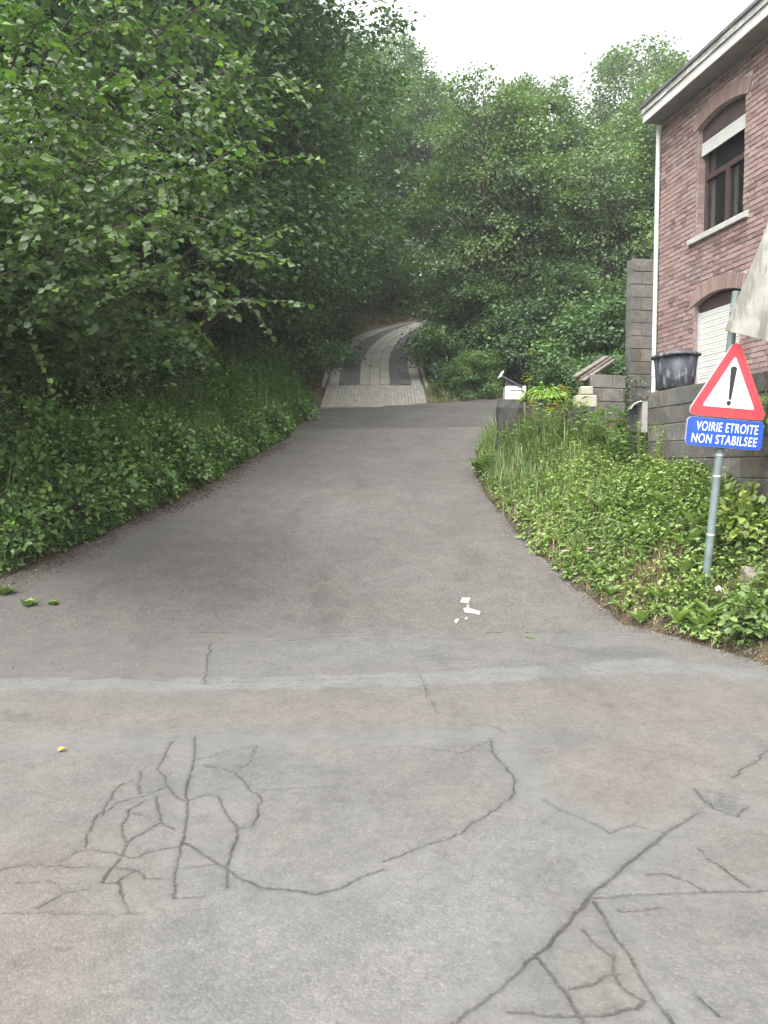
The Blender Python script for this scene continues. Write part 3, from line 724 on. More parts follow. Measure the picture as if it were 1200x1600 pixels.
# soldier arches
for (a, b, z0, z1) in openings:
    h = (WU1 - WU0) / 2; uc = (a + b) / 2; R = (h * h + RISE * RISE) / (2 * RISE); zc = z1 + RISE - R; n = 19
    a0 = math.asin((h + 0.06) / R)
    for i in range(n):
        t0 = -a0 + 2 * a0 * (i + 0.06) / n; t1 = -a0 + 2 * a0 * (i + 0.94) / n
        poly = [(uc + rr_ * math.sin(t), zc + rr_ * math.cos(t)) for rr_, t in ((R, t0), (R, t1), (R + RING, t1), (R + RING, t0))]
        m_ = MB().prism(poly, -0.01 + frr.uniform(-.002, .002), 0.11, None, frr.random()); hb(m_, 'arch_brick', M['arch_brick'])
# jamb bricks on the reveals, sill
mb = MB()
for (a, b, z0, z1) in openings:
    z = z0
    while z < z1 - 0.03:
        for u, s_ in ((a, 1), (b, -1)):
            m0, m1 = sorted((u, u + s_ * 0.006)); mb.box((m0, 0.032, z), (m1, 0.135, min(z + CH - JW, z1)), None, 0.3 + 0.5 * frr.random())
        z += CH
hb(mb, 'reveal_brickwork', M['brick'], kind='stuff')
hb(MB().box((0.9, -0.055, 5.005), (2.32, 0.14, 5.09), None, .5, 0.006), 'window_sill', M['limestone'])
# upper window: frame, transom, mullion, panes, half lowered shutter, box above
win = hb(MB().box((WU0 + .008, 0.14, 5.10), (WU0 + .07, 0.2, 6.70)).box((WU1 - .07, 0.14, 5.10), (WU1 - .008, 0.2, 6.70)).box((WU0 + .07, 0.14, 5.10), (WU1 - .07, 0.2, 5.165))
         .box((WU0 + .07, 0.135, 5.93), (WU1 - .07, 0.2, 6.01)).box(((WU0 + WU1) / 2 - .045, 0.137, 5.165), ((WU0 + WU1) / 2 + .045, 0.2, 5.93)), 'window', M['brown_frame'])
um = (WU0 + WU1) / 2
for (a, b, z0, z1) in ((WU0 + .07, um - .045, 5.165, 5.93), (um + .045, WU1 - .07, 5.165, 5.93), (WU0 + .07, WU1 - .07, 6.01, 6.69)):
    hb(MB().box((a, 0.165, z0), (b, 0.171, z1)), 'pane', M['glass'], win)
    m_ = MB(); nfold = 5; w = 0.075 if z1 < 6 else 0.05
    for i in range(nfold): m_.box((a + .01 + i * w / nfold, 0.215 + 0.012 * (i % 2), z0), (a + .01 + (i + 1) * w / nfold, 0.23 + 0.012 * (i % 2), z1))
    hb(m_, 'curtain', M['curtain'], win)
hb(MB().box((um - .10, .3, 5.17), (um - .02, .36, 5.24)).box((um - .3, .3, 5.17), (um - .2, .38, 5.26)), 'window_ornament', simple('ornament_blue', (0.12, 0.2, 0.42), 0.5), win)
sh = MB(); z = 6.30
for i in range(5): sh.box((WU0 + .012, 0.075, z), (WU1 - .012, 0.098, z + 0.036), None, .5, 0.004); z += 0.0385
hb(sh, 'roller_shutter', M['shutter'])
n = 14
hb(MB().prism([(WU0 + .008, 6.5)] + [(WU1 - .008, 6.5)] + [(WU1 - .008 - (WU1 - WU0 - .016) * i / n, arch_z(WU1 - .008 - (WU1 - WU0 - .016) * i / n, 6.70) - .002) for i in range(n + 1)], 0.09, 0.134), 'shutter_box', M['dark_box'])
# lower shutter
sh = MB(); z = 2.02; k = 0
while z < 3.94:
    sh.box((WU0 + .04, 0.085 + .002 * (k % 2), z), (WU1 - .04, 0.105, z + 0.04), None, .5, 0.005); z += 0.042; k += 1
ls = hb(sh, 'roller_shutter', M['shutter'])
hb(MB().box((WU0 + .008, 0.07, 2.0), (WU0 + .04, 0.13, 3.96)).box((WU1 - .04, 0.07, 2.0), (WU1 - .008, 0.13, 3.96)), 'shutter_rail', M['galvanised'], ls)
hb(MB().prism([(WU0 + .008, 3.965), (WU1 - .008, 3.965)] + [(WU1 - .008 - (WU1 - WU0 - .016) * i / n, arch_z(WU1 - .008 - (WU1 - WU0 - .016) * i / n, 4.07) - .002) for i in range(n + 1)], 0.09, 0.134), 'shutter_box', M['dark_box'])
# eaves: soffit, fascia in two boards, gutter lip, roof
roof = hb(MB().add([(-0.12, -0.36, 7.52), (U1 + .1, -0.36, 7.52), (U1 + .1, 3.6, 9.6), (-0.12, 3.6, 9.6), (-0.12, -0.36, 7.47), (U1 + .1, -0.36, 7.47), (U1 + .1, 3.6, 9.5), (-0.12, 3.6, 9.5)],
                    [(0, 1, 2, 3), (7, 6, 5, 4), (0, 4, 5, 1), (3, 2, 6, 7), (0, 3, 7, 4), (1, 5, 6, 2)])
          .add([(-0.12, 3.6, 9.6), (U1 + .1, 3.6, 9.6), (U1 + .1, 7.3, 7.5), (-0.12, 7.3, 7.5), (-0.12, 3.6, 9.5), (U1 + .1, 3.6, 9.5), (U1 + .1, 7.3, 7.4), (-0.12, 7.3, 7.4)],
                    [(0, 1, 2, 3), (7, 6, 5, 4), (0, 4, 5, 1), (3, 2, 6, 7), (0, 3, 7, 4), (1, 5, 6, 2)]), 'roof', M['slate'])
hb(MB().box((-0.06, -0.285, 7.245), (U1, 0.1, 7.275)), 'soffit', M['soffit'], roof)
hb(MB().box((-0.06, -0.31, 7.24), (U1, -0.286, 7.375)), 'fascia_board', M['fascia_white'], roof)
hb(MB().box((-0.065, -0.335, 7.378), (U1, -0.287, 7.49)), 'weathered_board', M['fascia'], roof)
hb(MB().box((-0.07, -0.345, 7.492), (U1, -0.25, 7.51)), 'gutter_edge', M['slate'], roof)
hb(MB().prism([(0.1, ZT), (6.9, ZT), (3.5, 9.3)], 0, .1) if False else MB().add([(0.02, 0.3, ZT + .005), (0.02, 6.95, ZT + .005), (0.02, 3.6, 9.4), (0.2, 0.3, ZT + .005), (0.2, 6.95, ZT + .005), (0.2, 3.6, 9.4)], [(0, 1, 2), (5, 4, 3), (0, 2, 5, 3), (1, 4, 5, 2), (0, 3, 4, 1)]), 'gable', M['brick'], roof)
# downpipe with brackets
dp = hb(MB().tube([(-0.02, -0.05, 2.75), (-0.02, -0.05, 7.2)], 0.036, 12), 'downpipe', M['white_pvc'], smooth_shade=False)
for z in (3.1, 3.95, 4.8, 5.65, 6.5): hb(MB().tube([(-0.02, -0.05, z), (-0.02, -0.05, z + 0.03)], 0.041, 12).box((-0.03, -0.02, z), (-.01, -.003, z + .03)), 'pipe_bracket', M['galvanised'], dp)

# ------------------------------------------------------------------ walls of concrete blocks
def block_wall(name, label, org, ux, length, z0, ztop, thick, bh, blw, seed, tint=(0.1, 0.9), ragged=0.0, left_of=None):
    """org: left-hand start (x, y); ux: unit direction; front faces to the right-hand side of ux turned to the road"""
    q = random.Random(seed); ux = Vector((ux[0], ux[1], 0)).normalized(); inn = Vector((-ux.y, ux.x, 0))
    if inn.y < 0 and abs(inn.y) > 0.3 or (abs(inn.y) <= 0.3 and inn.x < 0): inn = -inn
    T = Matrix(((ux.x, inn.x, 0, org[0]), (ux.y, inn.y, 0, org[1]), (0, 0, 1, 0), (0, 0, 0, 1)))
    e = empty(name, (org[0], org[1], z0), label, 'wall'); inv = Matrix.Translation((-org[0], -org[1], -z0))
    n = int(round((ztop - z0) / bh)); core = MB()
    core.box((0.008, 0.006, z0 - 0.3), (length - .008, thick - .006, ztop - 0.01)); me = core.mesh('mortar'); me.transform(inv @ T); link('mortar', me, M['block_mortar'], e)
    for r in range(n):
        x = 0.0 if r % 2 == 0 else -blw / 2
        while x < length - 0.02:
            a, b = max(x, 0) , min(x + blw, length)
            if b - a > 0.04 and not (ragged and r == n - 1 and q.random() < ragged):
                dy = q.uniform(-.006, .004)
                mb = MB().box((a + .006, dy - 0.004, z0 + r * bh + .006), (b - .006, thick + .004, z0 + (r + 1) * bh - .006), None, q.uniform(*tint), 0.006)
                me = mb.mesh('block'); me.transform(inv @ T); link('block', me, M['block'], e)
            x += blw
    return e
WX = Vector((-SLOPE, 1.0, 0)).normalized()
def wpt(Y): return (WC - SLOPE * Y, Y)
RW0 = 9.84
block_wall('retaining_wall', 'stained grey concrete block retaining wall behind the triangular warning sign', wpt(RW0), (-WX.x, -WX.y), 5.0, 1.275, 2.55, 0.19, 0.2125, 0.42, 4)
PX_ = NX
tw = P0 + UX * -0.03
o_ = tw + NX * 0.47 
block_wall('tall_block_wall', 'tall narrow wall of grey concrete blocks against the corner of the brick house', (o_.x, o_.y), (-NX.x, -NX.y), 0.44, 2.3, 5.05, 0.19, 0.2115, 0.39, 8, (0.2, 0.85))
lw0 = at(888, 640, 12.1); lw1 = at(986, 640, 12.45)
block_wall('low_block_wall', 'low weathered concrete block wall carrying old planks, left of the tall block wall', (lw0.x + 0.36, lw0.y + .06), (lw1.x - lw0.x, lw1.y - lw0.y), 0.64, 2.0, 3.06, 0.19, 0.212, 0.40, 12, (0.35, 1.0))
f0 = at(884, 660, 11.75)
block_wall('dark_garden_wall', 'short dark garden wall with cream stones lying on it', (f0.x, f0.y), (1, 0.1), 0.62, 1.9, at(900, 637, 11.75).z, 0.22, 0.2, 0.31, 21, (0.0, 0.3))


# ------------------------------------------------------------------ warning sign on its leaning pole
SY = 7.3
sb = at(1103, 905, SY)
sign = empty('road_sign', sb, 'leaning green pole with red triangular exclamation sign and blue text plate', 'road sign', rot=(0, math.radians(4.6), 0))
MB().tube([(0, 0, -0.7), (0, 0, 1.2), (0, 0, 2.72)], 0.038, 16).build('pole', M['pole_green'], sign, smooth_shade=False)
for z in (0.42, 0.98, 1.18):
    MB().tube([(0, 0, z), (0, 0, z + 0.018)], 0.0405, 16).build('pole_band', M['galvanised'], sign)
def rounded(poly, r, n=6):
    out = []; N = len(poly)
    for i in range(N):
        p = np.array(poly[i]); a = np.array(poly[i - 1]); b = np.array(poly[(i + 1) % N])
        u = (a - p) / np.linalg.norm(a - p); v = (b - p) / np.linalg.norm(b - p); ang = math.acos(np.clip(u @ v, -1, 1)); t = r / math.tan(ang / 2)
        c = p + (u + v) / np.linalg.norm(u + v) * r / math.sin(ang / 2); s = p + u * t; e = p + v * t
        a0 = math.atan2(*(s - c)[::-1]); a1 = math.atan2(*(e - c)[::-1]); d = (a1 - a0 + math.pi) % (2 * math.pi) - math.pi
        out += [(c[0] + r * math.cos(a0 + d * k / n), c[1] + r * math.sin(a0 + d * k / n)) for k in range(n + 1)]
    return out
def scaled(poly, k, c): return [(c[0] + (x - c[0]) * k, c[1] + (z - c[1]) * k) for x, z in poly]
TR = Matrix.Rotation(math.radians(-2.4), 4, 'Y')
tri = [(-0.385, 1.535), (0.385, 1.535), (0.025, 2.295)]; tc = (0.008, 1.79)
tp = MB().prism(rounded(tri, 0.055), -0.078, -0.05).build('triangle_plate', M['galvanised'], sign); 
MB().prism(rounded(scaled(tri, 0.985, tc), 0.05), -0.084, -0.0785).build('red_border', M['sign_red'], tp)
MB().prism(rounded(scaled(tri, 0.635, tc), 0.012), -0.089, -0.0845).build('white_field', M['sign_white'], tp)
bar = [(-0.011, 1.705), (0.011, 1.705), (0.029, 1.99)] + [(0.0295 * math.cos(a), 1.99 + 0.024 * math.sin(a)) for a in np.linspace(0.2, math.pi - .2, 7)] + [(-0.029, 1.99)]
dot = [(0.021 * math.cos(a), 1.672 + 0.021 * math.sin(a)) for a in np.linspace(0, 2 * math.pi, 16, endpoint=False)]
MB().prism([(x + 0.006 + 0.03 * (z - 1.7), z) for x, z in bar], -0.093, -0.0895).prism(dot, -0.093, -0.0895).build('exclamation_mark', M['sign_black'], tp)
bp_ = MB().prism(rounded([(-0.36, 1.255), (0.36, 1.255), (0.36, 1.525), (-0.36, 1.525)], 0.045), -0.07, -0.05).build('text_plate', M['galvanised'], sign)
MB().prism(rounded([(-0.357, 1.258), (0.357, 1.258), (0.357, 1.522), (-0.357, 1.522)], 0.043), -0.0755, -0.0705).build('blue_face', M['sign_blue'], bp_)
def text_mesh(body, width, height):
    cu = bpy.data.curves.new('text', 'FONT'); cu.body = body; cu.size = 0.13; cu.align_x = 'CENTER'; cu.offset = 0.0014; cu.extrude = 0.0012; cu.shear = 0.12; cu.space_character = 1.1
    o = bpy.data.objects.new('text_tmp', cu); COL.objects.link(o); bpy.context.view_layer.update()
    me = bpy.data.meshes.new_from_object(o.evaluated_get(bpy.context.evaluated_depsgraph_get())); bpy.data.objects.remove(o)
    co = np.array([v.co for v in me.vertices]); lo, hi = co.min(0), co.max(0)
    me.transform(Matrix.Diagonal((width / (hi[0] - lo[0]), height / (hi[1] - lo[1]), 1, 1)) @ Matrix.Translation((-(lo[0] + hi[0]) / 2, -lo[1], 0)))
    return me
for body, w, z, dx in (('VOIRIE ETROITE', 0.58, 1.40, 0.02), ('NON STABILSEE', 0.62, 1.285, 0.0)):
    me = text_mesh(body, w, 0.088); me.materials.clear()
    link('lettering', me, M['sign_white'], bp_, (dx, -0.0775, z), (math.radians(90), 0, 0))
tp.rotation_euler = (0, 0, 0)
for z in (1.36, 1.47, 1.7, 2.0):
    MB().box((-0.055, -0.05, z), (0.055, -0.036, z + 0.035)).tube([(0, 0, z), (0, 0, z + 0.035)], 0.043, 14).build('pole_clamp', M['galvanised'], sign)
# torn white panel at the top of the pole
cv, cf = [], []; NU, NV = 26, 40
smat = Matrix.Translation(sb) @ Euler((0, math.radians(4.6), 0)).to_matrix().to_4x4(); sinv = smat.inverted()
c_ = [sinv @ at(1131, 517, 7.15), sinv @ at(1246, 546, 7.05), sinv @ at(1338, 330, 6.95), sinv @ at(1224, 284, 7.2)]
crr = np.random.default_rng(9)
def fold(u, v):
    w = 0.0
    for a, b, c, k in ((1.6, -0.8, 0.4, .011), (2.3, 1.3, 1.4, .007), (0.8, 1.7, 2.2, .008)):
        x = (a * u + b * v + c) % 1.0; w += k * (abs(x - 0.5) * 2)
    return w
for j in range(NV + 1):
    for i in range(NU + 1):
        u, v = i / NU, j / NV
        uu = u
        vv = v
        p = (c_[0] * (1 - uu) + c_[1] * uu) * (1 - vv) + (c_[3] * (1 - uu) + c_[2] * uu) * vv
        cv.append((p.x, p.y - fold(u, v) - 0.01, p.z))
for j in range(NV):
    for i in range(NU):
        a = j * (NU + 1) + i
        if (i - 15) ** 2 / 9.0 + (j - 20) ** 2 / 30.0 < 1.0: continue
        cf.append((a, a + 1, a + NU + 2, a + NU + 1))
pan = link('torn_panel', mesh_from('torn_panel', np.array(cv), cf), M['dirty_sheet'], sign); pan['label'] = 'crumpled dirty white torn sheet panel above the triangle'
so = pan.modifiers.new('thickness', 'SOLIDIFY'); so.thickness = 0.006; so.offset = 1
MB().add([c_[0] + (c_[1] - c_[0]) * 0.04 + (c_[3] - c_[0]) * 0.03 + Vector((0, .012, 0)), c_[1] * .96 + c_[0] * .04 + (c_[3] - c_[0]) * .03 + Vector((0, .012, 0)), c_[2] * .97 + c_[0] * .03 + Vector((0, .012, 0)), c_[3] * .97 + c_[1] * .03 + Vector((0, .012, 0)),
          c_[0] + (c_[1] - c_[0]) * 0.04 + (c_[3] - c_[0]) * 0.03 + Vector((0, .03, 0)), c_[1] * .96 + c_[0] * .04 + (c_[3] - c_[0]) * .03 + Vector((0, .03, 0)), c_[2] * .97 + c_[0] * .03 + Vector((0, .03, 0)), c_[3] * .97 + c_[1] * .03 + Vector((0, .03, 0))],
         [(0, 1, 2, 3), (7, 6, 5, 4), (0, 4, 5, 1), (1, 5, 6, 2), (2, 6, 7, 3), (3, 7, 4, 0)]).build('panel_board', M['galvanised'], sign)
MB().box((-0.05, -0.075, 2.52), (0.3, -0.036, 2.56)).tube([(0, 0, 2.52), (0, 0, 2.56)], 0.043, 14).build('panel_bracket', M['galvanised'], sign)

# ------------------------------------------------------------------ mortar tub on the retaining wall
tubY = 9.55; tb = Vector((*wpt(tubY), 2.558)) + Vector((0.17, 0, 0))
tub = empty('mortar_tub', tb, 'black plastic mortar tub smeared with cement, standing on the retaining wall', 'tub')
def lathe(mb, prof, n=32, ex=1.0, ey=1.0, sq=0.0):
    vs, fs = [], []
    for r, z in prof:
        for k in range(n):
            a = 2 * math.pi * k / n; c, s = math.cos(a), math.sin(a)
            p = (abs(c) ** 4 + abs(s) ** 4) ** -0.25; q = 1 + (p - 1) * sq
            vs.append((r * c * q * ex, r * s * q * ey, z))
    for i in range(len(prof) - 1):
        for k in range(n): fs.append((i * n + k, i * n + (k + 1) % n, (i + 1) * n + (k + 1) % n, (i + 1) * n + k))
    fs.append(tuple(range(n))[::-1]); return mb.add(vs, fs)
lathe(MB(), [(0.235, 0), (0.25, 0.012), (0.295, 0.40), (0.287, 0.40), (0.24, 0.03), (0.0001, 0.03)], 36, 1.0, 0.72, 0.5).build('body', M['tub'], tub, rot=(0, 0, math.radians(100)), smooth_shade=True)
lathe(MB(), [(0.29, 0.385), (0.325, 0.388), (0.33, 0.40), (0.32, 0.425), (0.29, 0.43), (0.283, 0.40)], 36, 1.0, 0.74, 0.5).build('rim', M['tub'], tub, rot=(0, 0, math.radians(100)), smooth_shade=True)

# ------------------------------------------------------------------ letter boxes, planks, stones
lb = at(997, 676, 9.9); gz = tz(lb.x, lb.y)
box = empty('open_letterbox', (lb.x, lb.y, lb.z), 'open metal letterbox with pale side and curved lid at the end of the retaining wall', 'letterbox')
MB().box((0.03, -0.06, 0.0), (0.1, 0.10, 0.40), None, .5, 0.004).build('side_panel', M['box_paint'], box)
MB().box((-0.10, 0.08, 0.03), (0.018, 0.10, 0.36)).box((-0.10, -0.03, 0.0), (0.018, 0.078, 0.028)).build('back_panel', M['dark_metal'], box)
arc = [(-0.105 + 0.125 * (1 - math.cos(a)) * 1.0, 0.30 + 0.09 * math.sin(a)) for a in np.linspace(0, math.pi / 2, 8)]
MB().prism(arc + [(x, z + 0.012) for x, z in arc[::-1]], -0.07, 0.10).build('curved_lid', M['white_pvc'], box)
MB().box((-0.125, -0.07, 0.402), (0.12, 0.11, 0.425), Matrix.Rotation(math.radians(-5), 4, 'Y')).build('top_slab', M['dark_stone'], box)
MB().box((-0.07, 0.0, -(lb.z - gz) - 0.2), (0.06, 0.09, -0.002)).build('post', M['dark_stone'], box)

mp = at(796, 668, 13.6); mgz = tz(mp.x, mp.y)
mail = empty('mailbox', (mp.x, mp.y, mgz), 'white mailbox with dark tilted lid on a rough dark stone pillar by the road', 'mailbox')
dzp = at(796, 625, 13.6).z - mgz
pv, pf = [], []; NR, NL = 12, 8; q = random.Random(4)
for j in range(NL + 1):
    for k in range(NR):
        a = 2 * math.pi * k / NR; c, s = math.cos(a), math.sin(a); p = (abs(c) ** 5 + abs(s) ** 5) ** -0.2
        r = 0.215 * p * (1 + q.uniform(-.09, .07)) * (1 - 0.12 * (j == NL)); pv.append((r * c, r * s * 0.9, -0.3 + (dzp + 0.3) * j / NL + q.uniform(-.015, .015) * (0 < j < NL)))
for j in range(NL):
    for k in range(NR): pf.append((j * NR + k, j * NR + (k + 1) % NR, (j + 1) * NR + (k + 1) % NR, (j + 1) * NR + k))
pf.append(tuple(NL * NR + k for k in range(NR)))
MB().add(pv, pf).build('stone_pillar', M['dark_stone'], mail)
MB().box((-0.10, -0.15, dzp - 0.01), (0.26, 0.12, dzp + 0.23), None, .5, 0.01).build('box', M['white_pvc'], mail)
MB().box((-0.02, -0.153, dzp + 0.15), (0.2, -0.1505, dzp + 0.165)).build('letter_slot', M['dark_metal'], mail)
Mr = Matrix.Translation((-0.16, 0, dzp + 0.40)) @ Matrix.Rotation(math.radians(28), 4, 'Y')
MB().box((-0.01, -0.17, -0.02), (0.40, 0.14, 0.012), Mr).build('lid', M['dark_metal'], mail)
MB().box((-0.03, -0.171, -0.03), (-0.011, 0.141, 0.09), Mr).build('lid_edge', M['white_pvc'], mail)
MB().add([(-0.10, -0.13, dzp + .231), (0.22, -0.13, dzp + .231), (-0.10, -0.13, dzp + .35), (-0.10, 0.10, dzp + .231), (0.22, 0.10, dzp + .231), (-0.10, 0.10, dzp + .35)], [(0, 1, 2), (5, 4, 3), (0, 3, 4, 1), (1, 4, 5, 2), (2, 5, 3, 0)]).build('gusset', M['dark_metal'], mail)

# cream stones on the dark garden wall
cs = at(901, 637, 11.8)
def cream(name, px0, px1, py0, py1, Y, label):
    a = at(px0, py1, Y); b = at(px1, py0, Y); q = random.Random(px0)
    mb = MB().box((0, 0, 0.002), (b.x - a.x, 0.19, b.z - a.z - 0.001), None, .5, 0.018)
    mb.v = [(x + q.uniform(-.006, .006), y, z) for x, y, z in mb.v]
    o = mb.build(name, M['cream_stone'], None, (a.x, Y + .01, a.z)); return tag(o, label, 'stone')
cream('cream_stone', 900, 934, 617, 637, 11.77, 'larger cream stone block lying on the dark garden wall')
cream('cream_stone', 908, 928, 603, 617, 11.79, 'small pale cream block on top of the larger cream stone')
# old planks leaning over the low wall towards the tall wall
pl = random.Random(6)
for i, (a, b, lab) in enumerate((((899, 588, 12.15), (948, 557, 13.05), 'uppermost of the old grey planks on the low block wall'), ((905, 591, 12.2), (953, 559, 13.05), 'old grey plank second from the top on the low block wall'),
                            ((911, 594, 12.12), (957, 563, 13.0), 'old grey plank third from the top on the low block wall'), ((904, 598, 12.25), (956, 568, 13.08), 'lowest of the old grey planks on the low block wall'))):
    A, B = at(*a), at(*b); d = (B - A); Lh = d.length; d.normalize(); sx = d.cross(Vector((0, 0, 1))).normalized(); up = sx.cross(d)
    Mx = Matrix(((d.x, sx.x, up.x, 0), (d.y, sx.y, up.y, 0), (d.z, sx.z, up.z, 0), (0, 0, 0, 1)))
    o = MB().box((-0.02, -0.05, -0.014), (Lh, 0.05, 0.014), Mx, .5, 0.004).build('plank', M['old_wood'], None, A); tag(o, lab, 'plank', 'old planks on the low wall')

# ------------------------------------------------------------------ leaves
def leaves_mesh(name, P, D, N, Ls, Ws, tint, fold=0.25, wide=False, curl=0.0):
    """P base, D axis, N normal (n x 3 each); 2 triangles a leaf, or 6 when wide"""
    D = D / np.linalg.norm(D, axis=1, keepdims=True); S = np.cross(D, N); S /= np.linalg.norm(S, axis=1, keepdims=True) + 1e-9; N = np.cross(S, D)
    Ls = Ls[:, None]; Ws = Ws[:, None]; n = len(P)
    if not wide:
        v = np.stack([P, P + D * Ls * .45 + S * Ws * .5 + N * Ws * fold, P + D * Ls - N * Ls * curl, P + D * Ls * .45 - S * Ws * .5 + N * Ws * fold], 1); k = 4
        f = np.array([[0, 1, 2], [0, 2, 3]])
    else:
        v = np.stack([P, P + D * Ls * .22 + S * Ws * .38 + N * Ws * fold * .8, P + D * Ls * .6 + S * Ws * .5 + N * Ws * fold, P + D * Ls - N * Ls * curl,
                      P + D * Ls * .6 - S * Ws * .5 + N * Ws * fold, P + D * Ls * .22 - S * Ws * .38 + N * Ws * fold * .8, P + D * Ls * .55 - N * Ls * curl * .3], 1); k = 7
        f = np.array([[0, 1, 6], [1, 2, 6], [2, 3, 6], [3, 4, 6], [4, 5, 6], [5, 0, 6]])
    fa = (np.arange(n)[:, None, None] * k + f[None]).reshape(-1, 3)
    return mesh_from(name, v.reshape(-1, 3), fa, {'tint': np.repeat(tint, k)})
def unit(v): return v / (np.linalg.norm(v, axis=-1, keepdims=True) + 1e-9)

def make_tree_meshes(seed, H, R, base, nclus, nleaf, leaf, trunk_r, lean=(0, 0), lowdroop=0.3):
    r = np.random.default_rng(seed); q = random.Random(seed)
    # trunk
    tr = MB(); pts = []; x = y = 0.0
    for i in range(9):
        t = i / 8; x = lean[0] * t ** 1.5 + 0.15 * math.sin(3 * t + seed); y = lean[1] * t ** 1.5 + 0.15 * math.cos(2.4 * t + seed * 2)
        pts.append((x, y, -0.4 + (H * 0.86 + .4) * t))
    tr.tube(pts, [trunk_r * (1.25 if i == 0 else 1) * (1 - 0.88 * i / 8) for i in range(9)], 9)
    def axis(z):
        t = np.clip((z + .4) / (H * 0.86 + .4), 0, 1); return np.stack([np.interp(t, np.linspace(0, 1, 9), [p[0] for p in pts]), np.interp(t, np.linspace(0, 1, 9), [p[1] for p in pts])], -1)
    # lobes give the crown an uneven outline
    t = base + (1 - base) * r.random(nclus) ** 0.85; ang = r.random(nclus) * 2 * math.pi
    tt = (t - base) / (1 - base)
    prof = R * np.sqrt(np.clip(1 - ((tt - 0.40) / 0.63) ** 2, 0.03, 1))
    la = r.random(7) * 6.28; lobe = 1 + 0.2 * np.sin(2 * ang + la[0] + 5 * tt) + 0.16 * np.sin(3 * ang + la[1] - 7 * tt) + 0.12 * np.sin(9 * tt + la[2])
    rad = prof * lobe * (0.35 + 0.65 * r.random(nclus) ** 0.45)
    c = np.stack([rad * np.cos(ang), rad * np.sin(ang), t * H], 1); c[:, :2] += axis(c[:, 2])
    c[:, 2] -= lowdroop * rad / R
    out = unit(np.stack([np.cos(ang), np.sin(ang), 0.15 + 0 * ang], 1))
    k = r.permutation(nclus)[:max(14, nclus // 3)]
    for i in k:
        z0 = max(base * H * 0.55, c[i, 2] - rad[i] * 0.8 - 0.3); a = axis(np.array([z0]))[0]
        s = Vector((a[0], a[1], z0)); e = Vector(c[i]); m = s.lerp(e, 0.5) + Vector((q.uniform(-.2, .2), q.uniform(-.2, .2), 0.25))
        r0 = 0.25 * trunk_r * (1 - .6 * z0 / H) + 0.012; tr.tube([s, m, e], [r0, r0 * .6, 0.008], 5, False)
    # leaves
    n = nclus * nleaf; ci = np.repeat(np.arange(nclus), nleaf)
    cr = (0.38 + 0.42 * r.random(nclus)) * (R / 3.0) ** 0.5
    g = r.normal(0, 0.5, (n, 3)); g[:, 2] *= 0.42
    P = c[ci] + g * cr[ci][:, None] + out[ci] * (r.random((n, 1)) - .5) * 0.5
    P[:, 2] -= 0.25 * np.hypot(g[:, 0], g[:, 1]) * cr[ci]
    N = unit(np.array([0, 0, 0.75]) + out[ci] * 0.45 + r.normal(0, 0.42, (n, 3)))
    D = unit(out[ci] * 0.6 + unit(g) * 0.6 + np.array([0, 0, -0.35]) + r.normal(0, 0.35, (n, 3)))
    Ls = leaf * (0.5 + 0.75 * r.random(n)); Ws = Ls * (0.62 + 0.25 * r.random(n))
    ct = np.clip(r.normal(0.42, 0.2, nclus), 0, 1)
    tint = np.clip(ct[ci] + r.normal(0, 0.14, n) + 0.06 * tt[ci], 0, 1)
    return tr.mesh('trunk', True, recalc=False), leaves_mesh('crown', P, D, N, Ls, Ws, tint)

def plant_tree(name, meshes, x, y, label, group, rz=0.0, sc=1.0, mat='leaf_tree', cat='tree', sz=None):
    z = tz(x, y)
    e = empty(name, (x, y, z), label, cat, group, (0, 0, rz)); e.scale = (sc, sc, sz or sc)
    link('trunk', meshes[0], M['bark'], e); 
    if not meshes[1].materials: meshes[1].materials.append(M[mat])
    o = link('crown', meshes[1], None, e)
    if meshes[1].materials[0] != M[mat]:
        o.material_slots[0].link = 'OBJECT'; o.material_slots[0].material = M[mat]
    return e
TA = make_tree_meshes(1, 11.5, 3.3, 0.16, 330, 95, 0.15, 0.2)
TB = make_tree_meshes(2, 13.0, 3.6, 0.20, 360, 95, 0.155, 0.22, (0.5, 0.2))
TC = make_tree_meshes(3, 10.0, 3.0, 0.14, 300, 95, 0.145, 0.17, (-0.3, 0.3))
TD = make_tree_meshes(4, 12.5, 2.7, 0.22, 280, 90, 0.15, 0.18)
SH = make_tree_meshes(5, 3.4, 1.7, 0.05, 120, 110, 0.115, 0.05, lowdroop=0.5)
SI = make_tree_meshes(6, 2.6, 1.6, 0.03, 110, 110, 0.105, 0.04, lowdroop=0.5)
LB = 'tall dense green tree on the wooded bank across the road from the brick house'
GLB = 'trees along the wooded bank'
for m, x, y, rz, sc, lab in ((TA, -6.6, 10.6, .3, .95, 'tall green tree on the wooded bank standing right behind the hazel'), (TB, -5.1, 14.2, 1.9, .98, 'tall green tree on the wooded bank opposite the stone pillar mailbox'),
                             (TA, -4.2, 18.2, 2.8, 1.08, 'tall green tree on the wooded bank where the side road reaches the top'), (TB, -3.9, 22.4, 4.1, 1.03, 'tall green tree on the wooded bank at the foot of the paved driveway')):
    plant_tree('broadleaf_tree', m, x, y, lab, GLB, rz, sc)
LB = 'tree deep in the wood behind the first row of trees on the bank'
for m, x, y, rz, sc in ( (TC, -9.5, 13.5, 1.0, 1.1), (TD, -9.3, 19, 2.0, 1.1), (TC, -9.8, 7.8, .6, 1.0), (TD, -8.2, 24.5, .9, 1.15)):
    plant_tree('broadleaf_tree', m, x, y, LB, 'trees deep in the wood', rz, sc)
LD = 'leafy tree overhanging the paved driveway on its outer side'
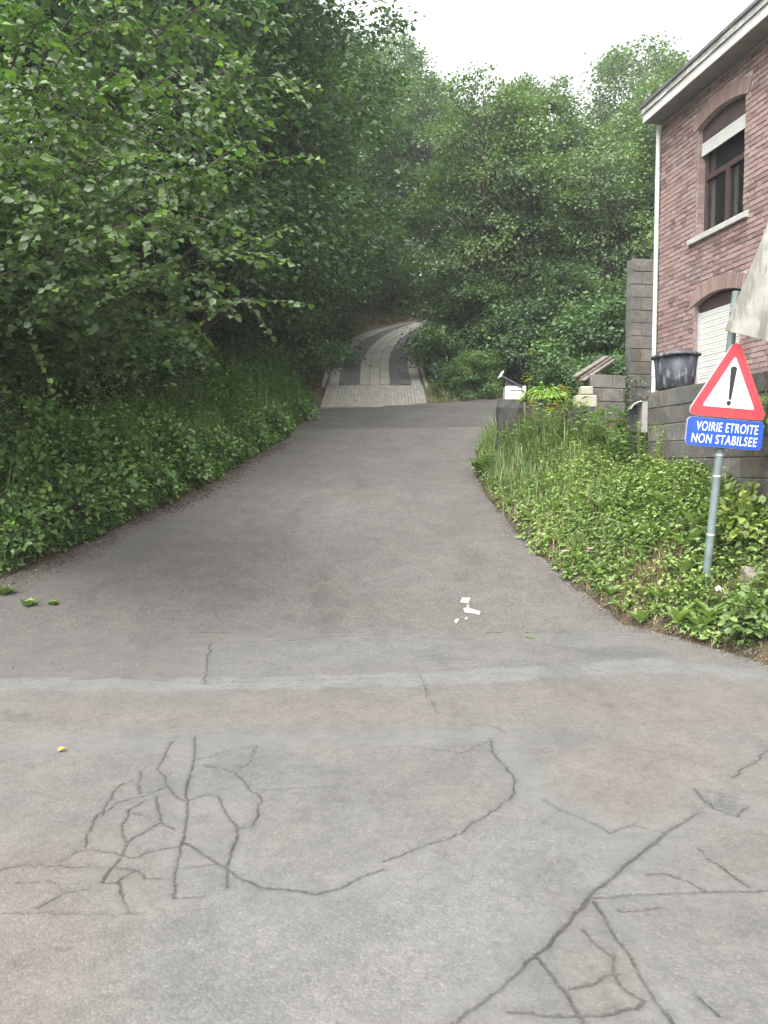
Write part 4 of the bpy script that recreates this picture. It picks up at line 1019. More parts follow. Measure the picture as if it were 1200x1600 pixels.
for m, x, y, rz, sc, LD in ((TA, -3.9, 27.0, 5.0, 1.0, 'leafy tree overhanging the lower end of the paved driveway'), (TC, -3.2, 31.5, .4, 1.1, 'leafy tree overhanging the middle of the paved driveway'), (TB, -2.6, 37.0, 1.1, 1.0, 'leafy tree on the outer side of the driveway bend')):
    plant_tree('broadleaf_tree', m, x, y, LD, 'trees beside the driveway', rz, sc)
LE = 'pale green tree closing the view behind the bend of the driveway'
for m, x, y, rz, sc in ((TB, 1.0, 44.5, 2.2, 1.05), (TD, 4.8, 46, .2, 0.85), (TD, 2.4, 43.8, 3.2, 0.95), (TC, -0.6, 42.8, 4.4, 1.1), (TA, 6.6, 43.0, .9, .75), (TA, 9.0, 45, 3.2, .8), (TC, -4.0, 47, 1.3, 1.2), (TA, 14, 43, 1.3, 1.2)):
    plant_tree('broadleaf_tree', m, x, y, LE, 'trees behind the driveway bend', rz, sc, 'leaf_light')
LR = 'bushy green tree inside the bend between driveway and brick house'
LR4 = {3.9: 'bushy green tree at the inner corner of the paved driveway', 7.4: 'bushy green tree behind the stone pillar mailbox and the lime plant', 10.4: 'bushy pale tree rising right behind the corner of the brick house', 15.5: 'tree hidden behind the roof of the brick house'}
LR = 'tree in the second row between driveway and brick house'
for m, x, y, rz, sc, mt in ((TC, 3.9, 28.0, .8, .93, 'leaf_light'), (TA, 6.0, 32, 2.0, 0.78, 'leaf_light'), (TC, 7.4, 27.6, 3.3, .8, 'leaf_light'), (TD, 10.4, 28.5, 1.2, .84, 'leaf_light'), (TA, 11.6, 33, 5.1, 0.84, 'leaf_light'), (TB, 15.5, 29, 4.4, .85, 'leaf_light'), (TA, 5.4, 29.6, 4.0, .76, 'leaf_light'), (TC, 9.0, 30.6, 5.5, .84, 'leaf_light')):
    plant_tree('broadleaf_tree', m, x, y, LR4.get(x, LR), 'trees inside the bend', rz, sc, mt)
LS = 'dark green bush at the foot of the trees beyond the asphalt junction'
for i, (m, x, y, sc) in enumerate(((SH, 3.0, 26.2, .95), (SI, 4.6, 25.9, 1.1), (SH, 6.4, 26.2, 1.15), (SI, 8.3, 26.0, 1.3), (SH, 10.5, 26.2, 1.3), (SI, 3.3, 28.4, 1.1), (SH, 3.3, 31.2, 1.05), (SH, 4.4, 34.5, 1.2))):
    plant_tree('bush', m, x, y, LS, 'bushes under the trees', i * 1.7, sc, cat='bush')
LU = 'shaded shrub under the trees of the wooded bank'
for i, (m, x, y, sc) in enumerate(((SI, -3.6, 24.6, 1.0), (SH, -3.3, 27.5, 1.0), (SI, -3.2, 30.2, 1.1), (SH, -3.2, 33.5, 1.1), (SI, -5.3, 20, 1.1), (SH, -5.8, 16.5, 1.1), (SI, -6.3, 13.2, 1.2), (SH, -7.0, 10.5, 1.1), (SI, -7.6, 8.4, 1.2), (SH, -1.6, 39.5, 1.3), (SI, 1.2, 41.3, 1.3))):
    plant_tree('shrub', m, x, y, LU, 'shrubs of the wooded bank', i * 2.1, sc, cat='shrub')
plant_tree('bush', SI, 2.85, 24.35, 'lighter green leafy bush at the asphalt edge beside the driveway grass', None, 0.5, 0.55, 'leaf_under', 'bush')
plant_tree('shrub', SH, 4.5, 15.2, 'dark green shrub behind the planks and the low block wall', None, 1.0, 0.8, 'leaf_tree', 'shrub')
plant_tree('shrub', SI, 3.9, 13.55, 'dark ivy shrub growing against the tall block wall', None, 2.0, 0.5, 'leaf_tree', 'shrub')

# the hazel leaning over the road, with large leaves
def hazel():
    r = np.random.default_rng(21); q = random.Random(21)
    bx, by = -6.2, 10.3; bz_ = tz(bx, by)
    e = empty('hazel_tree', (bx, by, bz_), 'hazel with large bright leaves reaching out over the road from the wooded bank', 'tree')
    st = MB(); Pn, Dn, Tn = [], [], []
    # targets of the arching stems, seen from the road
    tg = []
    for px, py, Y in ((60, 130, 5.6), (180, 110, 5.8), (290, 110, 5.9), (375, 95, 6.2), (40, 230, 5.5), (150, 240, 5.6), (265, 230, 5.7), (345, 250, 5.9), (90, 340, 5.7), (200, 350, 5.8), (310, 340, 6.0), (400, 390, 6.4),
                      (30, 420, 6.2), (140, 430, 6.2), (250, 420, 6.2), (350, 430, 6.3), (70, 20, 6.0), (200, 10, 6.2), (330, 0, 6.6), (-60, 150, 5.6), (-80, 300, 5.8), (-50, 450, 6.2), (190, 480, 6.8), (300, 500, 7.2), (420, 470, 7.6), (60, 500, 6.9),
                      (430, 250, 7.6), (440, 120, 8.0), (330, 180, 7.0), (230, 300, 6.8), (110, 200, 6.9), (400, 320, 7.6), (20, 320, 6.8), (-150, 220, 6.2), (-150, 60, 6.2), (100, -90, 6.4), (260, -100, 6.8)):
        tg.append(at(px, py, Y))
    for i, T in enumerate(tg):
        s = Vector((bx + q.uniform(-.35, .35), by + q.uniform(-.3, .3), bz_ - 0.2)); d = T - s
        p1 = s + Vector((d.x * .18, d.y * .15, max(d.z, 1.2) * .62)); p2 = s + Vector((d.x * .6, d.y * .6, d.z * 0.98 + 0.25))
        P = []
        for k in range(9):
            t = k / 8; P.append(s * (1 - t) ** 3 + p1 * 3 * t * (1 - t) ** 2 + p2 * 3 * t * t * (1 - t) + T * t ** 3)
        P = [p + Vector((q.gauss(0, .05), q.gauss(0, .05), q.gauss(0, .05))) * (0 < k < 8) for k, p in enumerate(P)]
        st.tube(P, [0.017 * (1 - .9 * k / 8) + .002 for k in range(9)], 5, False)
        # twigs with leaves
        for w in range(30):
            t = 0.5 + 0.5 * (w + q.random()) / 30; k = min(int(t * 8), 7); b = P[k].lerp(P[k + 1], t * 8 - k)
            dr = (P[k + 1] - P[k]).normalized(); side = Vector((q.gauss(0, 1), q.gauss(0, 1), q.gauss(0, .45))).normalized()
            td = (dr * .35 + side).normalized(); ln = q.uniform(.25, .62)
            st.tube([b, b + td * ln * .6, b + td * ln + Vector((0, 0, -.06))], [.005, .0035, .002], 3, False)
            nl = q.randrange(11, 18)
            for z in range(nl):
                u = (z + .6) / nl; pp = b + td * ln * u + Vector((0, 0, -.06 * u * u)); sd = td.cross(Vector((0, 0, 1))).normalized() * (1 if z % 2 else -1)
                dd = (td * .55 + sd * .9 + Vector((q.gauss(0, .25), q.gauss(0, .25), q.gauss(-.25, .25)))).normalized()
                Pn.append(pp + dd * .02); Dn.append(dd); Tn.append(np.clip(q.gauss(.5, .15) + .1 * (w > 23) + (0.3 if q.random() < .06 else 0), 0, 1))
    n = len(Pn); Pn = np.array(Pn); Dn = np.array(Dn)
    N = unit(np.array([0, -0.3, 0.75]) + r.normal(0, .48, (n, 3))); Ls = 0.045 + 0.045 * r.random(n)
    link('stem', st.mesh('stem', True, recalc=False), M['bark'], e)
    link('foliage', leaves_mesh('foliage', Pn, Dn, N, Ls, Ls * (.78 + .15 * r.random(n)), np.array(Tn), .16, True, .12), M['leaf_hazel'], e)
    for ch in e.children: ch.matrix_parent_inverse = Matrix.Translation((-bx, -by, -bz_))
    return e
hazel()

# ------------------------------------------------------------------ undergrowth and grass
BPr = bp
def scatter(n, x0, x1, y0, y1, ok, seed):
    r = np.random.default_rng(seed); out = np.empty((0, 2))
    while len(out) < n:
        x = r.uniform(x0, x1, n * 2); y = r.uniform(y0, y1, n * 2); d, _ = nearest(x, y)
        k = ok(x, y, d, r) & ~inside(road_poly, x, y) & ~inside(drv_outline, x, y); out = np.vstack([out, np.stack([x[k], y[k]], 1)])
    return out[:n]
def blades(name, xy, h, w, lean, tint, mat, seed, z=None):
    r = np.random.default_rng(seed); n = len(xy); z = terrain(xy[:, 0], xy[:, 1]) if z is None else z
    B = np.stack([xy[:, 0], xy[:, 1], z - 0.03], 1); a = r.random(n) * 6.283; ld = np.stack([np.cos(a), np.sin(a), 0 * a], 1) * (lean * r.random(n))[:, None]
    S = np.stack([-np.sin(a), np.cos(a), 0 * a], 1) * (w * (.6 + .8 * r.random(n)))[:, None]
    up = np.array([0, 0, 1.0]); hh = h[:, None]
    v = np.stack([B - S, B + S, B + ld * hh * .3 + up * hh * .55 - S * .8, B + ld * hh * .3 + up * hh * .55 + S * .8, B + ld * hh + up * hh * (1 - .35 * np.linalg.norm(ld, axis=1))[:, None]], 1)
    f = np.array([[0, 1, 3], [0, 3, 2], [2, 3, 4]]); fa = (np.arange(n)[:, None, None] * 5 + f[None]).reshape(-1, 3)
    return mesh_from(name, v.reshape(-1, 3), fa, {'tint': np.repeat(tint, 5)})
def midx(y): return np.interp(y, [0, 7, 14, 20, 23, 34], [0, -0.6, 0, 0.5, -0.3, 0.0])
def house_side(x, y): return x - (WC - SLOPE * y)
r = np.random.default_rng(31)
okL = lambda x, y, d, r: (x < midx(y)) & (d > 0.02) & (d < 2.3) & (r.random(len(x)) < np.exp(-np.maximum(d - 1.0, 0) * 3.0))
# left undergrowth: leafy stems (nettle, bramble)
def stems(name, xy, hmin, hmax, per, leaf, seed, mat, tmean=.45):
    r = np.random.default_rng(seed); n = len(xy); z = terrain(xy[:, 0], xy[:, 1]); h = hmin + (hmax - hmin) * r.random(n)
    d, _ = nearest(xy[:, 0], xy[:, 1]); h *= (0.35 + 0.65 * smooth(0.0, 0.9, d)) * np.clip(0.75 + 0.8 * wobble(xy[:, 0] * .9, xy[:, 1] * .8), .35, 1.5)
    a = r.random(n) * 6.283; ln = .45 * r.random(n); i = np.repeat(np.arange(n), per); t = (np.tile(np.arange(per), n) + .5 + r.random(n * per)) / (per + 0.5)
    top = np.stack([np.cos(a) * ln, np.sin(a) * ln, np.ones(n)], 1)
    P = np.stack([xy[i, 0], xy[i, 1], z[i]], 1) + top[i] * np.stack([t ** 1.6, t ** 1.6, t], 1) * h[i][:, None]
    b = r.random(n * per) * 6.283; D = np.stack([np.cos(b), np.sin(b), -0.15 + .5 * r.normal(0, .5, n * per)], 1)
    N = unit(np.array([0, 0, 1.0]) + r.normal(0, .35, (n * per, 3))); L_ = leaf * (.6 + .7 * r.random(n * per)) * (1.1 - .45 * t)
    P += D * L_[:, None] * .25
    tint = np.clip(np.repeat(r.normal(tmean, .13, n) + .22 * wobble(xy[:, 0] * .8 + 5, xy[:, 1] * .9), per) + r.normal(0, .1, n * per) + .15 * (t - .5), 0, 1)
    return leaves_mesh(name, P, D, N, L_, L_ * (.5 + .25 * r.random(n * per)), tint, .2, False, .15)
xyA = scatter(3200, -9, 0.2, 6.8, 22.5, okL, 41)
tag(link('undergrowth', stems('undergrowth', xyA, .5, 1.35, 19, .10, 42, None), M['leaf_under']), 'dark green nettles and brambles covering the wooded bank', 'undergrowth', kind='stuff')
okL2 = lambda x, y, d, r: (x < midx(y)) & (d > 0.0) & (d < 1.7) & (r.random(len(x)) < np.exp(-np.maximum(d - .6, 0) * 2.4))
xyB = scatter(17000, -7, 0, 6.9, 20, okL2, 43); dB, _ = nearest(xyB[:, 0], xyB[:, 1])
hB = (.2 + .75 * r.random(len(xyB)) ** 1.6) * (.3 + .7 * smooth(0, .7, dB)) * np.clip(.8 + .7 * wobble(xyB[:, 0] + 2, xyB[:, 1]), .4, 1.4) * np.where(r.random(len(xyB)) < .05, 1.9, 1)
tag(link('tall_grass', blades('tall_grass', xyB, hB, .0045, .7, np.clip(r.normal(.5, .24, len(xyB)), 0, 1), None, 44), M['grass']), 'long grass growing along the wooded side of the road', 'grass', kind='stuff')
okE = lambda x, y, d, r: (x < midx(y)) & (d > 0.0) & (d < .55)
xyE = scatter(1500, -6, 0, 7.5, 20, okE, 55)
tag(link('roadside_weeds', stems('roadside_weeds', xyE, .12, .5, 9, .075, 56, None, .55), M['leaf_weed']), 'light green weeds fringing the road on its wooded side', 'weeds', kind='stuff')
okR = lambda x, y, d, r: (x > midx(y)) & (d > 0.03) & (d < 2.9) & (house_side(x, y) < -0.03) & (y < 19)
bare = lambda x, y: np.exp(-(((x - 2.75) / .38) ** 2 + ((y - 7.75) / .33) ** 2)) + np.exp(-(((x - 3.35) / .25) ** 2 + ((y - 7.0) / .22) ** 2))
okRg = lambda x, y, d, r: okR(x, y, d, r) & (r.random(len(x)) > .9 * bare(x, y)) & (r.random(len(x)) < np.where(y > 9.8, .45, 1)) & (r.random(len(x)) < .15 + smooth(.0, .35, d))
xyC = scatter(13000, 1.4, 5, 6.3, 19, okRg, 45); dC, _ = nearest(xyC[:, 0], xyC[:, 1])
hC = (.07 + .2 * r.random(len(xyC)) ** 1.4) * (.5 + .5 * smooth(0, .5, dC)) * (1 + 2.4 * smooth(9.6, 12.5, xyC[:, 1]))
tag(link('verge_grass', blades('verge_grass', xyC, hC, .0045, 1.3, np.clip(r.normal(.58, .22, len(xyC)), 0, 1), None, 46), M['grass']), 'light green grass covering the bank below the retaining wall', 'grass', kind='stuff')
xyD = scatter(3300, 1.4, 5, 6.3, 17, okRg, 47)
tag(link('verge_weeds', stems('verge_weeds', xyD, .14, .38, 9, .075, 48, None, .64), M['leaf_weed']), 'mixed leafy weeds covering the bank below the retaining wall', 'weeds', kind='stuff')
xyT = scatter(420, 1.6, 4.4, 6.6, 14, okRg, 57)
tag(link('dry_stems', blades('dry_stems', xyT, .2 + .4 * r.random(420), .002, .9, .6 * r.random(420), None, 58), M['straw']), 'thin dry yellowish stems rising above the bank weeds', 'weeds', kind='stuff')
okS = lambda x, y, d, r: okR(x, y, d, r) & (r.random(len(x)) < np.minimum(1, bare(x, y) + .08)) & (y < 10)
xyS = scatter(2600, 1.6, 4.2, 6.4, 10, okS, 49)
tag(link('dry_grass', blades('dry_grass', xyS, .05 + .2 * r.random(2600), .003, 1.8, r.random(2600), None, 50), M['straw']), 'dry straw coloured grass lying on the bare patch of the bank', 'grass', kind='stuff')
# grass by the driveway mouth
okG = lambda x, y, d, r: (d < 1.5) & (d > 0.02)
xyG = scatter(1400, 1.3, 3.8, 22.8, 25.5, okG, 51)
tag(link('driveway_grass', blades('driveway_grass', xyG, .08 + .2 * r.random(1400), .006, .7, np.clip(r.normal(.62, .2, 1400), 0, 1), None, 52), M['grass']), 'yellowish grass patch beside the mouth of the paved driveway', 'grass', kind='stuff')
# understory leaves on the slopes beside the driveway and right of the junction
okW = lambda x, y, d, r: (d > 0.25) & (d < 3.2)
xyW = scatter(2600, -5, 7.5, 22.4, 40, okW, 53)
tag(link('ground_cover', stems('ground_cover', xyW, .2, .7, 9, .13, 54, None, .3), M['leaf_tree']), 'dark ground cover under the trees around the driveway', 'undergrowth', kind='stuff')

# ------------------------------------------------------------------ gravel and litter along the road edges
def pebbles(name, pts, smin, smax, seed, mat, label, cat):
    r = np.random.default_rng(seed); n = len(pts); s = smin + (smax - smin) * r.random(n) ** 2
    o = np.array([[1, 0, 0], [-1, 0, 0], [0, 1, 0], [0, -1, 0], [0, 0, 1], [0, 0, -1.0]])
    v = pts[:, None, :] + (o[None] * (0.6 + .7 * r.random((n, 6, 1)))) * s[:, None, None] * np.array([1, 1, .55])
    f = np.array([[0, 2, 4], [2, 1, 4], [1, 3, 4], [3, 0, 4], [2, 0, 5], [1, 2, 5], [3, 1, 5], [0, 3, 5]])
    fa = (np.arange(n)[:, None, None] * 6 + f[None]).reshape(-1, 3)
    return tag(link(name, mesh_from(name, v.reshape(-1, 3), fa, {'tint': np.repeat(r.random(n), 6)}), mat), label, cat, kind='stuff')
def edge_scatter(n, line, spread, bias, seed):
    r = np.random.default_rng(seed); P = resample(line, .03); i = r.integers(0, len(P), n); xy = P[i] + r.normal(0, spread, (n, 2)) + np.array(bias)
    z = np.maximum(terrain(xy[:, 0], xy[:, 1]), np.where(inside(road_poly, xy[:, 0], xy[:, 1]), zroad(xy[:, 0], xy[:, 1]), -9)); return np.stack([xy[:, 0], xy[:, 1], z + .003], 1)
def litter_mat(name, stops):
    t = NT(name); t.col(t.ramp(t.attr('tint'), stops)); t.set(Roughness=0.9); return t.m
M['gravel_mix'] = litter_mat('gravel_mix', [(0, (0.06, 0.05, 0.042)), (.5, (.12, .105, .09)), (.85, (.18, .16, .14)), (1, (.3, .28, .25))])
M['litter_mix'] = litter_mat('litter_mix', [(0, (0.035, 0.025, 0.018)), (.6, (.075, .05, .035)), (.93, (.12, .09, .06)), (1, (.3, .27, .23))])
pebbles('verge_gravel', edge_scatter(2600, right_edge[:7], .09, (.05, .04), 61), .004, .016, 62, M['gravel_mix'], 'gravel strewn along the foot of the grassy bank', 'gravel')
pebbles('leaf_litter', edge_scatter(5500, left_edge, .14, (.13, -.09), 63), .004, .02, 64, M['litter_mix'], 'brown leaf litter and chips along the wooded road edge', 'leaf litter')

rch = np.random.default_rng(66); nch = 420
cxy = np.stack([rch.uniform(-4.2, 2.4, nch * 3), 6.0 + 12 * rch.random(nch * 3) ** 1.4], 1); cxy = cxy[inside(road_poly, cxy[:, 0], cxy[:, 1])][:nch]
pebbles('road_chips', np.column_stack([cxy, zroad(cxy[:, 0], cxy[:, 1]) + .004]), .003, .011, 67, M['gravel_mix'], 'loose chips and grit scattered over the asphalt', 'grit')
# ------------------------------------------------------------------ single plants
def broad_plant(name, x, y, n, length, width, seed, mat, label, cat='plant', group=None, up=.9, z=None, wide=True, tint=.5):
    r = np.random.default_rng(seed); z = tz(x, y) if z is None else z
    a = np.arange(n) * 2.4 + r.random(n) * .6; el = up * (.5 + .7 * r.random(n))
    D = np.stack([np.cos(a), np.sin(a), el], 1); P = np.zeros((n, 3)); P[:, 2] = -.01; N = unit(np.stack([-np.cos(a) * el, -np.sin(a) * el, np.ones(n)], 1) + r.normal(0, .2, (n, 3)))
    L_ = length * (.65 + .6 * r.random(n))
    e = empty(name, (x, y, z), label, cat, group)
    link('leaves', leaves_mesh('leaves', P, D, N, L_, L_ * width, np.clip(r.normal(tint, .15, n), 0, 1), .15, wide, .2), M[mat], e); return e
def stalk_plant(name, x, y, h, n, leaf, seed, mat, label, cat='plant', group=None, flowers=None, z=None, nst=3, spread=.12, width=.35):
    r = np.random.default_rng(seed); q = random.Random(seed); z = tz(x, y) if z is None else z
    e = empty(name, (x, y, z), label, cat, group); st = MB(); P, D = [], []; fl = []
    for s in range(nst):
        top = Vector((q.gauss(0, spread), q.gauss(0, spread), h * q.uniform(.75, 1.05))); m = top * .5 + Vector((q.gauss(0, .03), q.gauss(0, .03), .02))
        st.tube([(0, 0, -.05), m, top], [.006, .005, .003], 5, False, .3)
        for i in range(n):
            t = (i + .5) / n; p = (m * (2 * t)) if t < .5 else m.lerp(top, 2 * t - 1); a = i * 2.4 + s
            P.append(p); D.append((math.cos(a), math.sin(a), q.uniform(-.1, .7)))
        fl.append(top)
    P = np.array(P); D = np.array(D); k = len(P); L_ = leaf * (.6 + .7 * r.random(k))
    link('stem', st.mesh('stem', False, recalc=False), M['stem'], e)
    link('leaves', leaves_mesh('leaves', P, D, unit(np.array([0, 0, 1.0]) + r.normal(0, .3, (k, 3))), L_, L_ * width, np.clip(r.normal(.5, .17, k), 0, 1), .15, False, .25), M[mat], e)
    if flowers:
        for tp_ in fl:
            c, nf, rad, fs = flowers; FP, FD, FN = [], [], []
            for j in range(nf):
                cc = np.array(tp_) + r.normal(0, rad, 3) * np.array([1, 1, .5])
                for b in range(9): a = b * .698; FP.append(cc); FD.append((math.cos(a), math.sin(a), .25)); FN.append((0, 0, 1))
            FP, FD, FN = np.array(FP), np.array(FD), np.array(FN, float); k = len(FP)
            fo = link('flower', leaves_mesh('flower', FP, FD, FN, np.full(k, fs), np.full(k, fs * .55), r.random(k), .05, False, .1), M[c], e)
            if nf > 1: fo['kind'] = 'stuff'

    return e
def bank_hit(px, py):
    """where the ray of a pixel meets the terrain"""
    d = ray(px, py); Y = np.arange(4.0, 26, .03); x = d.x * Y; z = CAMH + d.z * Y; h = terrain(x, Y); k = np.argmax(z < h); return float(x[k]), float(Y[k])
# yellow flowering plants near the mailbox
LF = at(828, 640, 13.0)
for px, top, Y, sd_, lab in ((832, 556, 14.4, 1, 'tall slender yellow flowering stalk behind the mailbox'), (826, 600, 13.0, 2, 'yellow flowered weed standing close to the white mailbox'), (884, 612, 12.2, 3, 'yellow flowered weed in front of the cream stones'),
                              (836, 640, 11.8, 5, 'lower yellow flowered weed in front of the mailbox plant'), (864, 630, 11.6, 6, 'yellow flowered weed between mailbox and cream stones')):
    p = at(px, top, Y); z = tz(p.x, p.y)
    stalk_plant('ragwort', p.x, p.y, max(.3, p.z - z) * 1.06, 12, .1, sd_, 'leaf_weed', lab, 'wildflower', 'yellow wildflowers', ('petal_yellow', 8 if sd_ != 1 else 4, .05, .036), nst=3, spread=.05)
# bright lime plant spilling over a dark stone
lx = at(852, 640, 12.9); lz = tz(lx.x, lx.y); ltop = at(852, 612, 12.9).z
lime = empty('lime_plant', (lx.x, lx.y, lz), 'bright lime green plant spilling over a dark planter beside the mailbox', 'plant')
lathe(MB(), [(0.26, -.1), (0.3, ltop - lz - .1), (0.27, ltop - lz - .1), (0.24, ltop - lz - .2), (.001, ltop - lz - .2)], 18, 1.1, .8, .6).build('planter', M['dark_stone'], lime)
n = 420; rl_ = np.random.default_rng(8); a = rl_.random(n) * 6.283; rad = np.sqrt(rl_.random(n))
P = np.stack([np.cos(a) * rad * .36, np.sin(a) * rad * .28, (ltop - lz) + .06 - .16 * rad ** 2 + rl_.normal(0, .035, n)], 1)
D = np.stack([np.cos(a), np.sin(a), .1 - .6 * rad], 1); L_ = .07 + .06 * rl_.random(n)
link('leaves', leaves_mesh('leaves', P, D, unit(np.array([0, 0, 1.]) + rl_.normal(0, .3, (n, 3))), L_, L_ * .4, rl_.random(n), .1, False, .2), M['leaf_lime'], lime)
# pink flowers
for px, py, sd_, lab in ((883, 871, 3, 'small single pink flower at the foot of the bank'), (920, 873, 4, 'larger pair of pink flowers at the foot of the bank')):
    x, y = bank_hit(px, py + 26); stalk_plant('pink_flower', x, y - .04, .34, 6, .07, sd_, 'leaf_weed', lab, 'flower', 'pink flowers', ('petal_pink', 1, .004, .048), nst=1 if sd_ == 3 else 2, spread=.03)
# dandelion clock
x, y = bank_hit(1118, 950); dc = empty('dandelion_clock', (x, y, tz(x, y)), 'white dandelion seed head beside the foot of the sign pole', 'flower')
MB().tube([(0, 0, -.02), (.005, 0, .09), (.02, 0, .16)], .003, 5).build('stem', M['stem'], dc)
n = 160; v = unit(rl_.normal(0, 1, (n, 3))); link('seed_head', leaves_mesh('seed_head', np.zeros((n, 3)) + np.array([.02, 0, .165]), v, unit(np.roll(v, 1, 1)), np.full(n, .03), np.full(n, .009), np.ones(n), 0, False, 0), M['fluff'], dc)
# dock plants and other broad leaved weeds on the bank
qq = random.Random(12)
for i, (px, py, ln) in enumerate(((800, 790, .2), (830, 815, .24), (865, 800, .22), (870, 850, .2), (905, 880, .2), (935, 900, .2), (955, 930, .18), (900, 790, .22), (940, 800, .25), (985, 800, .26), (1000, 845, .26), (1040, 850, .28), (1075, 860, .3), (1070, 900, .26),
                                   (1030, 940, .22), (1060, 975, .24), (1095, 985, .26), (1110, 970, .22), (1000, 985, .18), (975, 955, .16), (1090, 925, .2), (770, 760, .2), (955, 765, .24), (1010, 770, .26), (1050, 800, .3), (1085, 830, .3))):
    x, y = bank_hit(px, py); broad_plant('dock_plant', x, y, 9, ln, .32, 70 + i, 'leaf_weed', 'broad leaved green weed growing on the bank below the retaining wall', 'weed', 'broad leaved weeds on the bank', 1.7, None, True, .62)
# seeding stalks at the wall
for i, (px, py, h, lab) in enumerate(((1000, 748, .75, 'left one of two yellowish seeding stalks against the retaining wall by the letterbox'), (1028, 748, .7, 'yellowish seeding stalk against the retaining wall, nearer the sign pole'))):
    x, y = bank_hit(px, py); stalk_plant('seeding_stalk', x, y, h, 26, .05, 90 + i, 'leaf_yellow', 'yellowish seeding stalk standing against the retaining wall', 'weed', 'seeding stalks by the wall', None, nst=4, spread=.08, width=.5)
# green tall weeds in front of the letterbox and the low wall
for i, (px, py, h) in enumerate(((975, 715, .75), (960, 725, .7), (985, 735, .6), (945, 715, .65), (925, 705, .6), (900, 700, .7), (875, 700, .8), (855, 700, .85), (835, 705, .7), (815, 712, .6), (795, 715, .5), (765, 735, .35), (750, 742, .3))):
    x, y = bank_hit(px, py); stalk_plant('tall_weed', x, y, h, 18, .12, 110 + i, 'leaf_under' if px > 930 else 'leaf_weed', 'tall leafy green weed on the bank between mailbox and letterbox', 'weed', 'tall weeds on the bank', None, nst=6, spread=.13, width=.32)
def low_shrub(name, x, y, R, h, n, leaf, seed, mat, label, z=None, tint=.5):
    r = np.random.default_rng(seed); z = tz(x, y) if z is None else z; e = empty(name, (x, y, z), label, 'shrub'); st = MB()
    v = unit(r.normal(0, 1, (n, 3))); v[:, 2] = np.abs(v[:, 2]); lob = 1 + .25 * np.sin(4 * np.arctan2(v[:, 1], v[:, 0]) + seed)
    P = v * (.45 + .55 * r.random((n, 1)) ** .5) * lob[:, None] * np.array([R, R, h]); D = unit(v + r.normal(0, .5, (n, 3)) + np.array([0, 0, -.2])); L_ = leaf * (.6 + .7 * r.random(n))
    for i in range(0, n, max(1, n // 26)): st.tube([(0, 0, -.05), P[i] * .5 + np.array([0, 0, .05]), P[i]], [.008, .005, .002], 4, False)
    link('stem', st.mesh('stem', False, recalc=False), M['bark'], e)
    link('leaves', leaves_mesh('leaves', P, D, unit(v * .6 + np.array([0, -.2, .8]) + r.normal(0, .35, (n, 3))), L_, L_ * .75, np.clip(r.normal(tint, .18, n), 0, 1), .18, True, .15), M[mat], e); return e
qn = random.Random(40)
for i, (px, py, R_, h_) in enumerate(((20, 860, .45, .55), (70, 830, .4, .5), (120, 810, .5, .6), (40, 780, .6, .7), (180, 790, .45, .55), (240, 770, .4, .5), (290, 745, .45, .5), (150, 740, .55, .7), (90, 720, .6, .8), (340, 715, .4, .5), (250, 715, .55, .65),
                                      (20, 700, .6, .9), (390, 690, .4, .5), (430, 672, .4, .5), (470, 655, .4, .5), (0, 640, .6, 1.0))):
    x, y = bank_hit(px, py); e_ = low_shrub('nettle_clump', x, y, R_, h_ * 1.1, int(900 * R_), .085, 300 + i, 'leaf_under', 'leafy clump of nettles and bramble on the wooded bank', None, .5 + .12 * qn.random())
    e_['category'] = 'undergrowth'; e_['group'] = 'nettle clumps on the wooded bank'
x, y = bank_hit(1165, 840); low_shrub('yellow_shrub', x, y, .36, .42, 420, .085, 5, 'leaf_yellow', 'yellow green leafy shrub beside the sign pole under the retaining wall')
x, y = bank_hit(1195, 815); low_shrub('green_shrub', x + .15, y, .36, .4, 360, .08, 6, 'leaf_weed', 'green shrub behind the yellow leaved one against the retaining wall')
x, y = bank_hit(1185, 985); low_shrub('ivy_clump', x, y, .26, .3, 360, .07, 7, 'leaf_weed', 'clump of bright ivy at the foot of the bank near the road', None, .35)
x, y = bank_hit(1120, 880); low_shrub('bramble', x + .03, y + .1, .2, .26, 200, .06, 8, 'leaf_weed', 'small bramble growing right behind the sign pole', None, .3)
x, y = bank_hit(1176, 905)
q = random.Random(77); mb = MB().box((-.1, -.08, -.05), (.1, .08, .1), None, .5, .04); mb.v = [(a + q.uniform(-.02, .02), b + q.uniform(-.02, .02), c + q.uniform(-.02, .02)) for a, b, c in mb.v]
tag(mb.build('rough_stone', M['gravel'], None, (x, y, tz(x, y))), 'rough beige stone half buried between the shrubs right of the pole', 'stone')

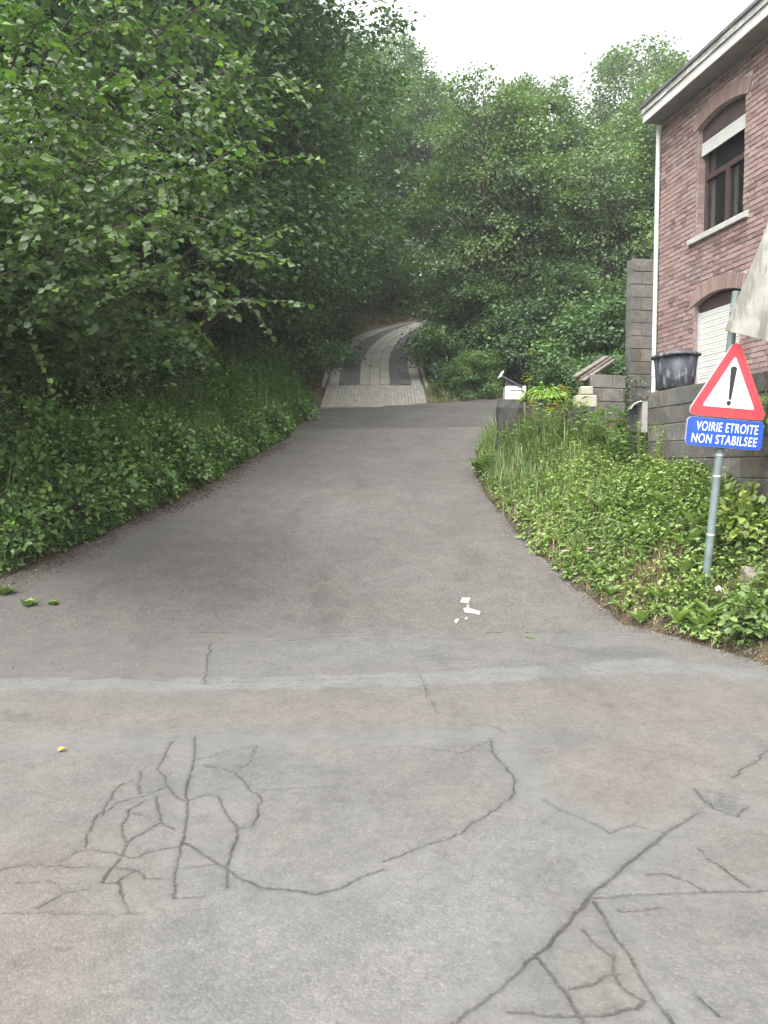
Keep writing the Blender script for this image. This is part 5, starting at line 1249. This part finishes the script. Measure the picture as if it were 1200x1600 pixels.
# weeds sprouting on the asphalt
for i, (px, py, s_, lab) in enumerate(((8, 930, .13, 'leafy weed at the road edge, next to the long grass'), (44, 948, .12, 'largest of the small weeds sprouting on the open asphalt'), (83, 946, .08, 'smallest weed sprouting on the asphalt farthest from the bank'))):
    x, y = ground_px(px, py); broad_plant('asphalt_weed', x, y, 16, s_, .6, 200 + i, 'leaf_weed', lab, 'weed', 'weeds on the asphalt', 1.6, float(zroad(x, y)), True, .55)
x, y = ground_px(828, 996); broad_plant('crack_moss', x, y, 26, .05, .3, 210, 'leaf_weed', 'tuft of grass in the joint across the road mouth', 'weed', None, .5, float(zroad(x, y)), False)
# white scraps on the asphalt
for i, (poly, lab) in enumerate((([(719, 943), (722, 936), (735, 936), (732, 944)], 'flat square scrap of white paint lying above the long one'), ([(724, 953), (730, 951), (751, 958), (749, 963), (738, 960), (726, 959)], 'longest white scrap lying on the asphalt'),
                            ([(709, 973), (713, 969), (718, 970), (713, 977)], 'small white scrap lying nearest the joint'), ([(726, 969), (730, 966), (731, 968), (728, 971)], 'tiny white crumb between the white scraps'), ([(729, 948), (732, 946), (733, 949), (730, 951)], 'tiny white chip between the square scrap and the long scrap'))):
    W = [ground_px(*p) for p in poly]; c = np.mean(W, 0); z0 = float(zroad(*c)); n = len(W)
    vs = [(w[0] - c[0], w[1] - c[1], float(zroad(*w)) - z0 + .004) for w in W] + [(w[0] - c[0], w[1] - c[1], float(zroad(*w)) - z0 + .011) for w in W]
    o = MB().add(vs, [tuple(range(n))[::-1], tuple(range(n, 2 * n))] + [(k, (k + 1) % n, (k + 1) % n + n, k + n) for k in range(n)]).build('white_scrap', M['paper'], None, (c[0], c[1], z0 + .006)); tag(o, lab, 'scrap', 'white scraps on the road')
x, y = ground_px(90, 1177); ol = leaves_mesh('fallen_leaf', np.zeros((1, 3)), np.array([[.6, .8, .15]]), np.array([[0, 0, 1.]]), np.array([.055]), np.array([.035]), np.array([.5]), .25, True, .1)
tag(link('fallen_leaf', ol, M['orange_leaf'], None, (x, y, .012)), 'orange fallen leaf lying on the grey road', 'leaf')

# ------------------------------------------------------------------ thin haze volume, added to lift far shadows like a lens veil
hz = NT('veil_haze'); hz.n.remove(hz.b); pv_ = hz.new('ShaderNodeVolumePrincipled'); pv_.inputs['Color'].default_value = (0.9, 0.93, 0.95, 1); pv_.inputs['Density'].default_value = 0.0013
pv_.inputs['Anisotropy'].default_value = 0.3
hz.l.new(pv_.outputs[0], hz.out.inputs['Volume'])
HZ = MB().box((-121, -91, -3), (121, 161, 45)).build('haze', hz.m); tag(HZ, kind='stuff')
